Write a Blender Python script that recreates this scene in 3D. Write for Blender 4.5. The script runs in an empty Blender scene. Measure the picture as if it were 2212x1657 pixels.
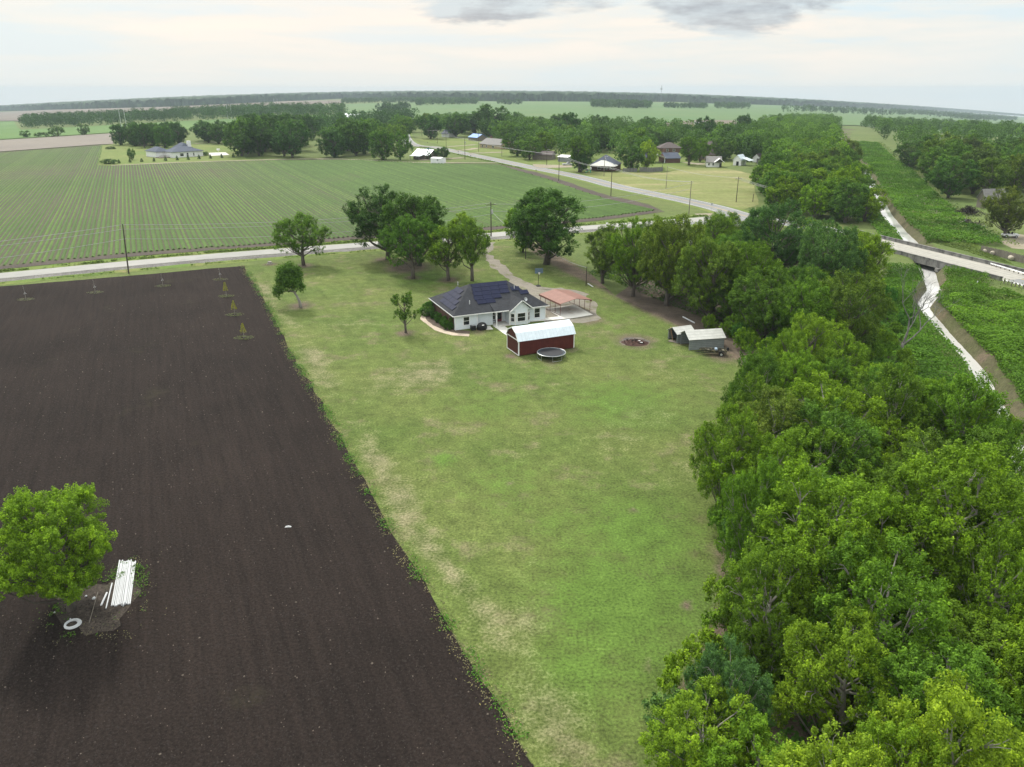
import bpy, bmesh, math, random
import numpy as np
from mathutils import Vector, Matrix
from mathutils.geometry import delaunay_2d_cdt
R = math.radians
random.seed(7); RNG = np.random.default_rng(7)
SC = bpy.context.scene; COL = SC.collection

# ------------------------------------------------------------------ camera
CAM_H = 38.0
PITCH = math.atan((828.5 - 193.0) / 1656.0)
cam = bpy.data.cameras.new('camera'); cam.sensor_fit = 'HORIZONTAL'; cam.sensor_width = 36.0
cam.lens = 36.0 * 1656.0 / 2212.0; cam.clip_start = 0.5; cam.clip_end = 40000
cam_o = bpy.data.objects.new('camera', cam); COL.objects.link(cam_o)
cam_o.location = (0, 0, CAM_H); cam_o.rotation_euler = (math.pi / 2 - PITCH, 0, 0)
SC.camera = cam_o

# ------------------------------------------------------------------ sky, sun, exposure
SUN_EL, SUN_AZ = R(46), R(-30)        # azimuth from +Y towards +X
world = bpy.data.worlds.new("World"); SC.world = world; world.use_nodes = True
nt = world.node_tree; nt.nodes.clear()
def N(t, type_, **kw):
    n = t.nodes.new(type_)
    for k, v in kw.items():
        if k.startswith('i_'):
            key = k[2:]
            n.inputs[int(key) if key.isdigit() else key.replace('_', ' ')].default_value = v
        else: setattr(n, k, v)
    return n
def ramp(t, fac, stops, interp='LINEAR'):
    n = t.nodes.new('ShaderNodeValToRGB'); n.color_ramp.interpolation = interp
    e = n.color_ramp.elements
    while len(e) < len(stops): e.new(0.5)
    for el, (p, c) in zip(e, stops):
        el.position = p; el.color = (*c, 1) if len(c) == 3 else c
    if fac is not None: t.links.new(fac, n.inputs[0])
    return n.outputs[0]
def math_(t, op, a, b=None, clamp=False):
    n = t.nodes.new('ShaderNodeMath'); n.operation = op; n.use_clamp = clamp
    for i, x in enumerate((a, b)):
        if x is None: continue
        if isinstance(x, (int, float)): n.inputs[i].default_value = x
        else: t.links.new(x, n.inputs[i])
    return n.outputs[0]
def mixc(t, fac, a, b, mode='MIX'):
    n = t.nodes.new('ShaderNodeMix'); n.data_type = 'RGBA'; n.blend_type = mode; n.clamp_factor = True
    for i, x in ((0, fac), (6, a), (7, b)):
        if isinstance(x, (int, float)): n.inputs[i].default_value = x
        elif isinstance(x, tuple): n.inputs[i].default_value = (*x, 1) if len(x) == 3 else x
        else: t.links.new(x, n.inputs[i])
    return n.outputs[2]
def noise(t, vec, scale, detail=3, rough=.55, dist=0.):
    n = N(t, 'ShaderNodeTexNoise'); n.inputs['Scale'].default_value = scale
    n.inputs['Detail'].default_value = detail; n.inputs['Roughness'].default_value = rough
    n.inputs['Distortion'].default_value = dist
    if vec is not None: t.links.new(vec, n.inputs['Vector'])
    return n.outputs[0]
def mapping(t, vec, scale=(1, 1, 1), loc=(0, 0, 0), rot=(0, 0, 0)):
    n = t.nodes.new('ShaderNodeMapping'); t.links.new(vec, n.inputs[0])
    n.inputs['Scale'].default_value = scale; n.inputs['Location'].default_value = loc
    n.inputs['Rotation'].default_value = rot
    return n.outputs[0]

SKY_GAIN = 1.0
tc = N(nt, 'ShaderNodeTexCoord'); gen = tc.outputs['Generated']
sky = N(nt, 'ShaderNodeTexSky'); sky.sky_type = 'NISHITA'; sky.sun_disc = False
sky.sun_elevation = SUN_EL; sky.sun_rotation = SUN_AZ; sky.air_density = 1.4; sky.dust_density = 2.5
sep = N(nt, 'ShaderNodeSeparateXYZ'); nt.links.new(gen, sep.inputs[0])
el = sep.outputs['Z']
skyc = mixc(nt, 1.0, sky.outputs[0], (.09, .09, .09), 'MULTIPLY')
# a high overcast veil, brighter towards the zenith, warm on the sun's side, bluer at the skyline
lowv = mapping(nt, gen, (3.0, 3.0, 26.0))
n1 = noise(nt, lowv, 1.3, 6, .58, .3)
veil = ramp(nt, n1, [(.36, (.71, .83, .885)), (.50, (.865, .855, .805)), (.64, (1.0, .905, .81))])
warm = math_(nt, 'SUBTRACT', 1.0, math_(nt, 'ABSOLUTE', math_(nt, 'ADD', sep.outputs['X'], .22)), True)
veil = mixc(nt, math_(nt, 'MULTIPLY', math_(nt, 'POWER', warm, 3.0), .42), veil, (1.0, .885, .79))
hor = math_(nt, 'SUBTRACT', 1.0, math_(nt, 'MULTIPLY', el, 13.0), True)
veil = mixc(nt, math_(nt, 'MULTIPLY', hor, .75), veil, (.78, .83, .82))
side = math_(nt, 'MULTIPLY', math_(nt, 'SUBTRACT', math_(nt, 'ABSOLUTE', sep.outputs['X']), .36, True), 2.2)
veil = mixc(nt, side, veil, (.76, .84, .86))
# grey cumulus banks: low bases that begin just over the top of the picture, right of the middle
cv = mapping(nt, gen, (7.0, 7.0, 30.0), (0.35, 0.0, 0.12))
cn = noise(nt, cv, 1.0, 7, .58, .25)
def bank(cx, ce, wx, we):
    a = math_(nt, 'DIVIDE', math_(nt, 'SUBTRACT', sep.outputs['X'], cx), wx); b = math_(nt, 'DIVIDE', math_(nt, 'SUBTRACT', el, ce), we)
    return math_(nt, 'SUBTRACT', 1.0, math_(nt, 'ADD', math_(nt, 'MULTIPLY', a, a), math_(nt, 'MULTIPLY', b, b)))
reg = math_(nt, 'MAXIMUM', math_(nt, 'MAXIMUM', bank(-.005, .100, .125, .038), bank(.255, .097, .098, .044)), bank(-.45, .20, .5, .05))
cf = math_(nt, 'ADD', math_(nt, 'MULTIPLY', math_(nt, 'SUBTRACT', cn, .5), 3.2), math_(nt, 'MAXIMUM', reg, -2.5))
cm = ramp(nt, cf, [(.10, (0, 0, 0)), (.60, (1, 1, 1))], 'EASE')
dk = noise(nt, cv, 1.9, 5, .6)
ccol = ramp(nt, dk, [(.36, (.40, .43, .48)), (.58, (.64, .71, .75))])
above = math_(nt, 'SUBTRACT', 1.0, math_(nt, 'MULTIPLY', math_(nt, 'SUBTRACT', el, .25, True), 6.0), True)
veil = mixc(nt, math_(nt, 'MULTIPLY', cm, math_(nt, 'MULTIPLY', above, .88)), veil, ccol)
zen = math_(nt, 'ADD', .95, math_(nt, 'MULTIPLY', math_(nt, 'SUBTRACT', el, .12, True), 1.35))   # overcast skies brighten overhead
vs = N(nt, 'ShaderNodeVectorMath'); vs.operation = 'SCALE'
nt.links.new(veil, vs.inputs[0]); nt.links.new(zen, vs.inputs['Scale'])
allc = mixc(nt, .92, skyc, vs.outputs[0])
bg = N(nt, 'ShaderNodeBackground'); nt.links.new(allc, bg.inputs[0]); bg.inputs[1].default_value = SKY_GAIN
wo = N(nt, 'ShaderNodeOutputWorld'); nt.links.new(bg.outputs[0], wo.inputs[0])

sun = bpy.data.lights.new('sun', 'SUN'); sun.energy = 3.1; sun.angle = R(9); sun.color = (1, .95, .86)
sun_o = bpy.data.objects.new('sun', sun); COL.objects.link(sun_o)
sd = Vector((math.sin(SUN_AZ) * math.cos(SUN_EL), math.cos(SUN_AZ) * math.cos(SUN_EL), math.sin(SUN_EL)))
sun_o.rotation_euler = sd.to_track_quat('Z', 'Y').to_euler(); sun_o.location = (-60, 120, 200)
SC.view_settings.view_transform = 'Standard'; SC.view_settings.look = 'None'
SC.view_settings.gamma = 1; SC.view_settings.exposure = 0.22
try:
    SC.cycles.use_denoising = True; SC.cycles.use_adaptive_sampling = True; SC.cycles.adaptive_threshold = .004; SC.cycles.adaptive_min_samples = 48; SC.cycles.max_bounces = 6; SC.cycles.diffuse_bounces = 2; SC.cycles.transmission_bounces = 3
    SC.cycles.transparent_max_bounces = 4; SC.cycles.volume_bounces = 0
except Exception: pass

# ------------------------------------------------------------------ survey: points of the picture (2212 wide) to the ground
F_, CX, CY = 1656.0, 1106.0, 828.5
cP, sP = math.cos(PITCH), math.sin(PITCH)
def drop(X, Y):
    """the far plain falls off gently to both sides"""
    X = np.asarray(X, float); Y = np.asarray(Y, float)
    Ys = np.maximum(Y, 1.0)
    u = F_ * X / (Ys * cP + CAM_H * sP) + CX
    d = ((u - 1044) / 1080.) ** 2
    px = np.minimum(d, 1.35) * np.where(u < 1044, 30., 39.)
    t = np.clip((Ys - 300) / 1200, 0, 1); t = t * t * (3 - 2 * t)
    return -Ys * px / F_ * t
CREEK = None
def carve(X, Y):
    if CREEK is None: return np.zeros_like(np.asarray(X, float))
    d = dist_poly(X, Y, CREEK)
    w = np.interp(Y, [60, 140, 190, 330, 450, 700], [.44, .49, .70, .68, .56, .5])
    t = np.clip((d - .35 * w) / (5.2 * w), 0, 1); t = t * t * (3 - 2 * t)
    return -3.0 * (1 - t)
def dist_poly(X, Y, pl):
    X = np.asarray(X, float); Y = np.asarray(Y, float)
    best = np.full(X.shape, 1e9)
    for (a, b) in zip(pl[:-1], pl[1:]):
        ax, ay = a[0], a[1]; bx, by = b[0] - ax, b[1] - ay
        t = np.clip(((X - ax) * bx + (Y - ay) * by) / (bx * bx + by * by + 1e-9), 0, 1)
        best = np.minimum(best, np.hypot(X - ax - t * bx, Y - ay - t * by))
    return best
def at(u, v, z=0.):
    X = u - CX; up = -(v - CY); Y = F_ * cP + up * sP; Z = -F_ * sP + up * cP
    zz = z; t = 1.
    for i in range(50):
        t = (zz - CAM_H) / Z if Z < -1e-6 else 300.
        t = min(max(t, 0.), 8.)
        zz = .5 * zz + .5 * (z + float(drop(X * t, Y * t)))
    return (X * t, Y * t, zz)
def hz(X, Y, v):
    t = (CY - v) / F_
    return CAM_H + Y * (t * cP - sP) / (cP + t * sP)
def depth(X, Y, z=0): return Y * cP + (CAM_H - z) * sP
def at2(u, v, z=0.): return at(u, v, z)[:2]
def gz(x, y): return float(drop(x, y) + carve(np.array([x]), np.array([y]))[0])
def inpoly(X, Y, poly):
    X = np.asarray(X, float); Y = np.asarray(Y, float); r = np.zeros(X.shape, bool); n = len(poly)
    for i in range(n):
        x1, y1 = poly[i][:2]; x2, y2 = poly[(i + 1) % n][:2]
        if y1 == y2: continue
        c = ((y1 > Y) != (y2 > Y)) & (X < (x2 - x1) * (Y - y1) / (y2 - y1) + x1)
        r ^= c
    return r
def vnoise(X, Y, s, seed=0):
    """smooth value noise, numpy"""
    x = np.asarray(X, float) / s; y = np.asarray(Y, float) / s
    xi = np.floor(x).astype(np.int64); yi = np.floor(y).astype(np.int64)
    fx = x - xi; fy = y - yi; fx = fx * fx * (3 - 2 * fx); fy = fy * fy * (3 - 2 * fy)
    def h(a, b):
        v = np.sin((a * 127.1 + b * 311.7 + seed * 74.7)) * 43758.5453
        return v - np.floor(v)
    return (h(xi, yi) * (1 - fx) + h(xi + 1, yi) * fx) * (1 - fy) + (h(xi, yi + 1) * (1 - fx) + h(xi + 1, yi + 1) * fx) * fy
def fbm(X, Y, s, seed=0): return .55 * vnoise(X, Y, s, seed) + .3 * vnoise(X, Y, s / 2.1, seed + 3) + .15 * vnoise(X, Y, s / 4.3, seed + 7)

CREEK = [at2(u, v, -2.0) for u, v in [(1822, 290), (1838, 322), (1850, 350), (1870, 370), (1897, 430), (1920, 470), (1945, 500), (1970, 525), (2005, 590),
         (2018, 628), (1992, 664), (2040, 722), (2110, 800), (2165, 900), (2210, 1010)]]
CREEK = [(CREEK[0][0] * 1.25, CREEK[0][1] * 1.25)] + CREEK + [(50., 60.), (40., 40.), (28., 10.)]

# ------------------------------------------------------------------ object helpers
def tag(o, label=None, cat=None, group=None, kind=None):
    if label: o['label'] = label
    if cat: o['category'] = cat
    if group: o['group'] = group
    if kind: o['kind'] = kind
    return o
def thing(name, label, cat, loc=(0, 0, 0), rz=0., group=None):
    o = bpy.data.objects.new(name, None); COL.objects.link(o); o.empty_display_size = .3
    o.location = loc; o.rotation_euler = (0, 0, rz)
    return tag(o, label, cat, group)
def link(name, me, parent=None):
    o = bpy.data.objects.new(name, me); COL.objects.link(o)
    if parent is not None: o.parent = parent
    return o
def copy_tree(o, parent=None):
    c = o.copy(); COL.objects.link(c)
    if parent is not None: c.parent = parent
    for ch in [x for x in bpy.data.objects if x.parent == o]: copy_tree(ch, c)
    return c
def raw_mesh(name, V, Fc, mats, tint=None, smooth=False, matidx=None):
    """V (n,3); Fc (m,k) array of equal faces or list of them"""
    me = bpy.data.meshes.new(name)
    V = np.asarray(V, np.float32)
    if isinstance(Fc, np.ndarray):
        m, k = Fc.shape
        me.vertices.add(len(V)); me.vertices.foreach_set('co', V.ravel())
        me.loops.add(m * k); me.loops.foreach_set('vertex_index', Fc.astype(np.int32).ravel())
        me.polygons.add(m); me.polygons.foreach_set('loop_start', np.arange(0, m * k, k, dtype=np.int32))
        try: me.polygons.foreach_set('loop_total', np.full(m, k, np.int32))
        except Exception: pass
        me.update(calc_edges=True)
    else:
        me.from_pydata(V.tolist(), [], Fc)
    for mt in (mats if isinstance(mats, (list, tuple)) else [mats]): me.materials.append(mt)
    if tint is not None:
        a = me.attributes.new('tint', 'FLOAT', 'FACE'); a.data.foreach_set('value', np.asarray(tint, np.float32))
    if matidx is not None: me.polygons.foreach_set('material_index', np.asarray(matidx, np.int32))
    if smooth: me.polygons.foreach_set('use_smooth', np.ones(len(me.polygons), bool))
    return me
class MB:
    """collects simple solids; build() links them as ONE mesh object"""
    def __init__(s): s.v = []; s.f = []
    def add(s, V, Fs):
        b = len(s.v); s.v += [tuple(map(float, x)) for x in V]; s.f += [tuple(b + i for i in f) for f in Fs]; return s
    def box(s, x0, y0, z0, x1, y1, z1, rz=0., c=None):
        V = [(x0, y0, z0), (x1, y0, z0), (x1, y1, z0), (x0, y1, z0), (x0, y0, z1), (x1, y0, z1), (x1, y1, z1), (x0, y1, z1)]
        if rz:
            cx, cy = c or ((x0 + x1) / 2, (y0 + y1) / 2); C, S = math.cos(rz), math.sin(rz)
            V = [(cx + (x - cx) * C - (y - cy) * S, cy + (x - cx) * S + (y - cy) * C, z) for x, y, z in V]
        return s.add(V, [(0, 3, 2, 1), (4, 5, 6, 7), (0, 1, 5, 4), (1, 2, 6, 5), (2, 3, 7, 6), (3, 0, 4, 7)])
    def tube(s, pts, rad, n=8, cap=True):
        P = [Vector(p) for p in pts]; k = len(P)
        if not isinstance(rad, (list, tuple, np.ndarray)): rad = [rad] * k
        V = []; Fs = []; ref = None
        for i in range(k):
            d = (P[min(i + 1, k - 1)] - P[max(i - 1, 0)]).normalized()
            if ref is None: ref = Vector((1, 0, 0)) if abs(d.x) < .8 else Vector((0, 1, 0))
            a = d.cross(ref); a = a.normalized() if a.length > 1e-6 else Vector((0, 1, 0)); b = d.cross(a); ref = b.cross(d) * -1 if False else ref
            for j in range(n):
                t = 2 * math.pi * j / n
                V.append(P[i] + (a * math.cos(t) + b * math.sin(t)) * float(rad[i]))
        for i in range(k - 1):
            for j in range(n):
                Fs.append((i * n + j, i * n + (j + 1) % n, (i + 1) * n + (j + 1) % n, (i + 1) * n + j))
        if cap: Fs.append(tuple(range(n - 1, -1, -1))); Fs.append(tuple((k - 1) * n + j for j in range(n)))
        return s.add(V, Fs)
    def prism(s, prof, y0, y1, axis='y'):
        """profile [(a,z)] extruded along y (or x)"""
        n = len(prof)
        V = [(a, y0, z) for a, z in prof] + [(a, y1, z) for a, z in prof]
        if axis == 'x': V = [(y, a, z) for a, y, z in V]
        Fs = [tuple(range(n)), tuple(range(2 * n - 1, n - 1, -1))] + [(i, n + i, n + (i + 1) % n, (i + 1) % n) for i in range(n)]
        return s.add(V, Fs)
    def slab(s, quad, th):
        """a face given by its corners, thickened downwards along its normal"""
        P = [Vector(q) for q in quad]; nn = (P[1] - P[0]).cross(P[-1] - P[0]).normalized()
        if nn.z < 0: nn = -nn
        n = len(P)
        return s.add([tuple(q) for q in P] + [tuple(q - nn * th) for q in P],
                     [tuple(range(n)), tuple(range(2 * n - 1, n - 1, -1))] + [(i, n + i, n + (i + 1) % n, (i + 1) % n) for i in range(n)])
    def build(s, name, mat, parent=None, smooth=False, bevel=0.):
        me = bpy.data.meshes.new(name); me.from_pydata(s.v, [], s.f); me.materials.append(mat)
        bm = bmesh.new(); bm.from_mesh(me); bmesh.ops.recalc_face_normals(bm, faces=bm.faces)
        if bevel: bmesh.ops.bevel(bm, geom=list(bm.edges), offset=bevel, segments=1, affect='EDGES')
        bm.to_mesh(me); bm.free()
        if smooth: me.polygons.foreach_set('use_smooth', np.ones(len(me.polygons), bool))
        return link(name, me, parent)

# ------------------------------------------------------------------ materials
def newmat(name):
    m = bpy.data.materials.new(name); m.use_nodes = True; t = m.node_tree; t.nodes.clear()
    out = N(t, 'ShaderNodeOutputMaterial'); b = N(t, 'ShaderNodeBsdfPrincipled'); t.links.new(b.outputs[0], out.inputs[0])
    return m, t, b, out
def bump(t, b, h, strength=.4, dist=.05):
    n = N(t, 'ShaderNodeBump'); n.inputs['Strength'].default_value = strength; n.inputs['Distance'].default_value = dist
    t.links.new(h, n.inputs['Height']); t.links.new(n.outputs[0], b.inputs['Normal'])
def objco(t): return N(t, 'ShaderNodeTexCoord').outputs['Object']
def mulc(c, k): return tuple(min(x * k, 1.) for x in c)
def M(name, col, rough=.75, var=.18, scale=2., bmp=0., metal=0., col2=None, thr=.6, scale2=1., spec=.3, stretch=(1, 1, 1)):
    """plain surface with wear: two noise scales, an optional second colour in patches"""
    m, t, b, out = newmat(name); co = mapping(t, objco(t), stretch)
    n1 = noise(t, co, scale, 5, .6)
    c = ramp(t, n1, [(.3, mulc(col, 1 - var)), (.7, mulc(col, 1 + var))])
    if col2 is not None:
        n2 = noise(t, co, scale2, 5, .65)
        c = mixc(t, ramp(t, n2, [(thr, (0, 0, 0)), (thr + .1, (1, 1, 1))]), c, col2)
    t.links.new(c, b.inputs['Base Color']); b.inputs['Roughness'].default_value = rough
    b.inputs['Metallic'].default_value = metal; b.inputs['Specular IOR Level'].default_value = spec
    if bmp: bump(t, b, noise(t, co, scale * 4, 4), bmp, .03)
    return m
def striped(name, col, col2, period, axis='Z', duty=.12, rough=.6, metal=0., var=.1, bmp=.3, spec=.3):
    """boards, seams or courses: thin dark lines at a regular spacing along one local axis"""
    m, t, b, out = newmat(name); co = objco(t)
    sx = N(t, 'ShaderNodeSeparateXYZ'); t.links.new(co, sx.inputs[0])
    fr = math_(t, 'FRACT', math_(t, 'DIVIDE', sx.outputs[axis], period))
    line = math_(t, 'LESS_THAN', fr, duty)
    c = ramp(t, noise(t, co, 1.3, 5, .6), [(.3, mulc(col, 1 - var)), (.7, mulc(col, 1 + var))])
    c = mixc(t, line, c, col2)
    t.links.new(c, b.inputs['Base Color']); b.inputs['Roughness'].default_value = rough
    b.inputs['Metallic'].default_value = metal; b.inputs['Specular IOR Level'].default_value = spec
    bump(t, b, math_(t, 'SUBTRACT', 1.0, line), bmp, .02)
    return m
def ground_mat(name, base, base2, alt=None, thr=.55, fine=(.7, 1.3), s=(.06, .5, 4.), alt_scale=.12, stretch=(1, 1, 1), rough=.95, bmp=.5, bd=.06, rot=0., attr=(), streak=None):
    """ground: broad tone, mid mottling, fine grain; optional patches of ALT; attr: [(vertex attribute, colour)] laid over with ragged edges"""
    m, t, b, out = newmat(name); co = mapping(t, objco(t), stretch, rot=(0, 0, rot))
    c = mixc(t, ramp(t, noise(t, co, s[0], 4, .6), [(.35, (0, 0, 0)), (.65, (1, 1, 1))]), base, base2)
    if alt is not None:
        c = mixc(t, ramp(t, noise(t, co, alt_scale, 6, .68), [(thr, (0, 0, 0)), (thr + .14, (1, 1, 1))]), c, alt)
    if streak:
        sv = mapping(t, mapping(t, objco(t), rot=(0, 0, streak)), (1, .05, 1)); c = mixc(t, 1.0, c, ramp(t, noise(t, sv, .55, 4, .7), [(.32, (.88, .90, .88)), (.68, (1.12, 1.10, 1.14))]), 'MULTIPLY')
        c = mixc(t, 1.0, c, ramp(t, noise(t, co, 1.3, 4, .7), [(.3, (.82, .84, .8)), (.7, (1.2, 1.17, 1.22))]), 'MULTIPLY')
    nm = noise(t, co, s[1], 5, .65); nf = noise(t, co, s[2], 3, .7)
    for a, colr in attr:
        A = N(t, 'ShaderNodeAttribute'); A.attribute_name = a
        f = math_(t, 'ADD', A.outputs['Fac'], math_(t, 'MULTIPLY', math_(t, 'SUBTRACT', math_(t, 'ADD', nm, math_(t, 'MULTIPLY', nf, .8)), .9), 1.1))
        c = mixc(t, ramp(t, f, [(.28, (0, 0, 0)), (.82, (1, 1, 1))]), c, colr)
    k = ramp(t, nm, [(.3, (fine[0] * .5 + .5,) * 3), (.7, (fine[1] * .5 + .5,) * 3)])
    k2 = ramp(t, nf, [(.3, (fine[0],) * 3), (.7, (fine[1],) * 3)])
    c = mixc(t, 1.0, mixc(t, 1.0, c, k, 'MULTIPLY'), k2, 'MULTIPLY')
    t.links.new(c, b.inputs['Base Color']); b.inputs['Roughness'].default_value = rough; b.inputs['Specular IOR Level'].default_value = .15
    if bmp: bump(t, b, math_(t, 'ADD', nf, nm), bmp, bd)
    return m

def leaf_mat(name, trans=.26):
    m, t, b, out = newmat(name)
    oi = N(t, 'ShaderNodeObjectInfo'); A = N(t, 'ShaderNodeAttribute'); A.attribute_name = 'tint'
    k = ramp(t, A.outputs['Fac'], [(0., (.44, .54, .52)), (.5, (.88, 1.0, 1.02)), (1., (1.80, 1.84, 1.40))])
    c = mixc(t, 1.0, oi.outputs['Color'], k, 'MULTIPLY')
    t.links.new(c, b.inputs['Base Color']); b.inputs['Roughness'].default_value = .7; b.inputs['Specular IOR Level'].default_value = .10
    tr = N(t, 'ShaderNodeBsdfTranslucent')
    t.links.new(mixc(t, 1.0, c, (1.25, 1.3, .55), 'MULTIPLY'), tr.inputs[0])
    mx = N(t, 'ShaderNodeMixShader'); mx.inputs[0].default_value = trans
    t.links.new(b.outputs[0], mx.inputs[1]); t.links.new(tr.outputs[0], mx.inputs[2]); t.links.new(mx.outputs[0], out.inputs[0])
    return m
LEAF = leaf_mat('leaves')
BARK = M('bark', (.12, .105, .09), .9, .35, 3., .6, stretch=(1, 1, .25))
PALEBARK = M('pale_bark', (.27, .255, .225), .9, .3, 3., .5, stretch=(1, 1, .25))
MAT = dict(
    white=M('white_paint', (.78, .79, .79), .5, .05, 1.2), pvc=M('white_plastic', (.60, .615, .63), .35, .06, 1.),
    siding=striped('pale_siding', (.70, .77, .81), (.56, .62, .66), .19, 'Z', .1, .6, var=.05),
    brick=striped('brown_brick', (.12, .063, .045), (.17, .14, .12), .09, 'Z', .16, .85, var=.35),
    shingle=striped('dark_shingles', (.025, .028, .035), (.015, .017, .021), .16, 'Z', .14, .85, var=.35, bmp=.4),
    panel=M('solar_glass', (.006, .010, .036), .40, .15, .8, spec=.12), panelframe=M('dark_panel_frame', (.02, .02, .024), .4),
    metalroof=striped('white_metal_roof', (.66, .74, .80), (.50, .58, .64), .6, 'X', .06, .35, .25, spec=.5),
    redwood=striped('dark_red_siding', (.088, .017, .013), (.045, .009, .007), .3, 'X', .07, .65, var=.2),
    redsteel=striped('faded_red_steel', (.23, .115, .09), (.18, .085, .07), .28, 'X', .1, .5, var=.16),
    rust=M('dark_red_tube', (.13, .035, .028), .5), concrete=M('concrete', (.60, .60, .56), .85, .1, .5, .15, col2=(.44, .40, .33), thr=.56, scale2=.35),
    conc_old=M('weathered_concrete', (.20, .195, .185), .9, .3, .8, .3, col2=(.095, .092, .09), thr=.50, scale2=.7, stretch=(1, 1, .4)),
    deckconc=M('worn_deck_concrete', (.36, .35, .31), .85, .12, .5, .1, col2=(.27, .26, .23), thr=.55, scale2=.8),
    glass=M('dark_window_glass', (.012, .016, .02), .08, .2, 1., spec=.6), reddoor=M('red_door', (.13, .018, .03), .5),
    grey=M('grey_steel', (.24, .25, .26), .5, .12, 2., metal=.3), black=M('black_plastic', (.014, .014, .016), .5),
    greymetal=striped('grey_sheet_metal', (.27, .30, .31), (.17, .19, .2), .3, 'Z', .14, .45, .3, var=.16),
    greyroof=striped('pale_grey_sheet_roof', (.50, .51, .48), (.38, .39, .37), .28, 'Z', .14, .5, .2, var=.14),
    wood=M('weathered_wood', (.17, .15, .125), .9, .25, 3., .3, stretch=(1, 1, .2)), polewood=M('dark_pole_wood', (.065, .052, .042), .9, .25, 4., .2, stretch=(1, 1, .1)),
    galv=M('galvanised_steel', (.50, .52, .53), .4, .1, 2., metal=.5), blue=M('blue_plastic', (.03, .10, .30), .5), mat=M('black_mat', (.020, .022, .027), .6),
    camo=M('camouflage_paint', (.06, .06, .045), .6, .3, 2., col2=(.27, .24, .16), thr=.5, scale2=2.2), rubber=M('tyre_rubber', (.016, .016, .016), .9),
    carwhite=M('white_car_paint', (.75, .76, .77), .25, .03, 1., spec=.5), silver=M('silver_car_paint', (.42, .44, .46), .3, .05, 1., spec=.5),
    wire=M('dull_wire', (.34, .34, .34), .5), tan=M('tan_brick', (.38, .30, .20), .85, .15, 3.), redbrick=M('red_brick', (.135, .078, .062), .9, .2, 4.),
    bluegrey=M('blue_grey_shingle', (.075, .09, .125), .9, .2, 2.), brownroof=M('brown_shingle', (.10, .082, .08), .9, .2, 2.), greyshingle=M('grey_shingle', (.20, .195, .19), .9, .18, 2.),
    bluetarp=M('blue_tarp', (.06, .20, .52), .5), darkfence=M('grey_fence_boards', (.16, .16, .165), .9, .25, 2., stretch=(1, 1, .1)), green=M('turquoise_plastic', (.05, .36, .24), .5),
    ash=ground_mat('burnt_ground', (.10, .095, .09), (.16, .14, .11), None, s=(.4, 1.2, 6.)), char=M('charred_wood', (.022, .016, .014), .95, .4, 3.), redclay=M('red_brown_debris', (.055, .028, .022), .95, .35, 3.),
    yellowp=M('worn_yellow_paint', (.50, .33, .07), .8, .2, 1.), whitep=M('worn_white_paint', (.62, .62, .60), .8, .15, 1.),
)
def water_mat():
    m, t, b, out = newmat('muddy_water_sky_glare'); co = objco(t)
    c = mixc(t, noise(t, co, .25, 3), (.52, .52, .51), (.62, .62, .61))  # pale base: mud, plus the white sky glare put into the colour
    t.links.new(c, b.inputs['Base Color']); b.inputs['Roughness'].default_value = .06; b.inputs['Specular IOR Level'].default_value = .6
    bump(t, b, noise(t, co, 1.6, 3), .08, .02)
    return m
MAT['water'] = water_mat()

# ------------------------------------------------------------------ ground
def patch(name, poly, mat, spacing, dz=.004, jit=.0, attrs=None, kind='structure', bed=None):
    """a sheet that follows the terrain inside POLY (ground metres), its outline ragged by JIT"""
    pts = []; n = len(poly)
    for i in range(n):
        a, b = poly[i][:2], poly[(i + 1) % n][:2]; L = math.hypot(b[0] - a[0], b[1] - a[1]); k = max(1, int(L / spacing))
        for j in range(k):
            t = j / k; pts.append((a[0] + (b[0] - a[0]) * t, a[1] + (b[1] - a[1]) * t))
    P = np.array(pts)
    if jit:
        P = P + np.stack([vnoise(P[:, 0], P[:, 1], spacing * 1.6, 5) - .5, vnoise(P[:, 0], P[:, 1], spacing * 1.6, 9) - .5], 1) * 2 * jit
    x0, y0 = P.min(0); x1, y1 = P.max(0)
    gx, gy = np.meshgrid(np.arange(x0, x1, spacing), np.arange(y0, y1, spacing))
    gx = gx.ravel() + RNG.uniform(-.25, .25, gx.size) * spacing; gy = gy.ravel() + RNG.uniform(-.25, .25, gy.size) * spacing
    ok = inpoly(gx, gy, P) & (dist_poly(gx, gy, np.vstack([P, P[:1]])) > spacing * .45)
    A = np.vstack([P, np.stack([gx[ok], gy[ok]], 1)])
    k = len(P); verts, edges, faces, *_ = delaunay_2d_cdt([Vector(p) for p in A], [(i, (i + 1) % k) for i in range(k)], [list(range(k))], 1, 1e-4)
    V = np.array([(v.x, v.y) for v in verts]); z = drop(V[:, 0], V[:, 1]) + carve(V[:, 0], V[:, 1]) + dz
    me = raw_mesh(name, np.column_stack([V, z]), [tuple(f) for f in faces], mat, smooth=True)
    bm = bmesh.new(); bm.from_mesh(me); bmesh.ops.recalc_face_normals(bm, faces=bm.faces)
    if sum(f.normal.z for f in bm.faces) < 0: bmesh.ops.reverse_faces(bm, faces=bm.faces)
    bm.to_mesh(me); bm.free()
    for an, fn in (attrs or {}).items():
        a = me.attributes.new(an, 'FLOAT', 'POINT'); a.data.foreach_set('value', np.clip(fn(V[:, 0], V[:, 1]), 0, 1).astype(np.float32))
    o = link(name, me); tag(o, kind=kind); return o
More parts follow.
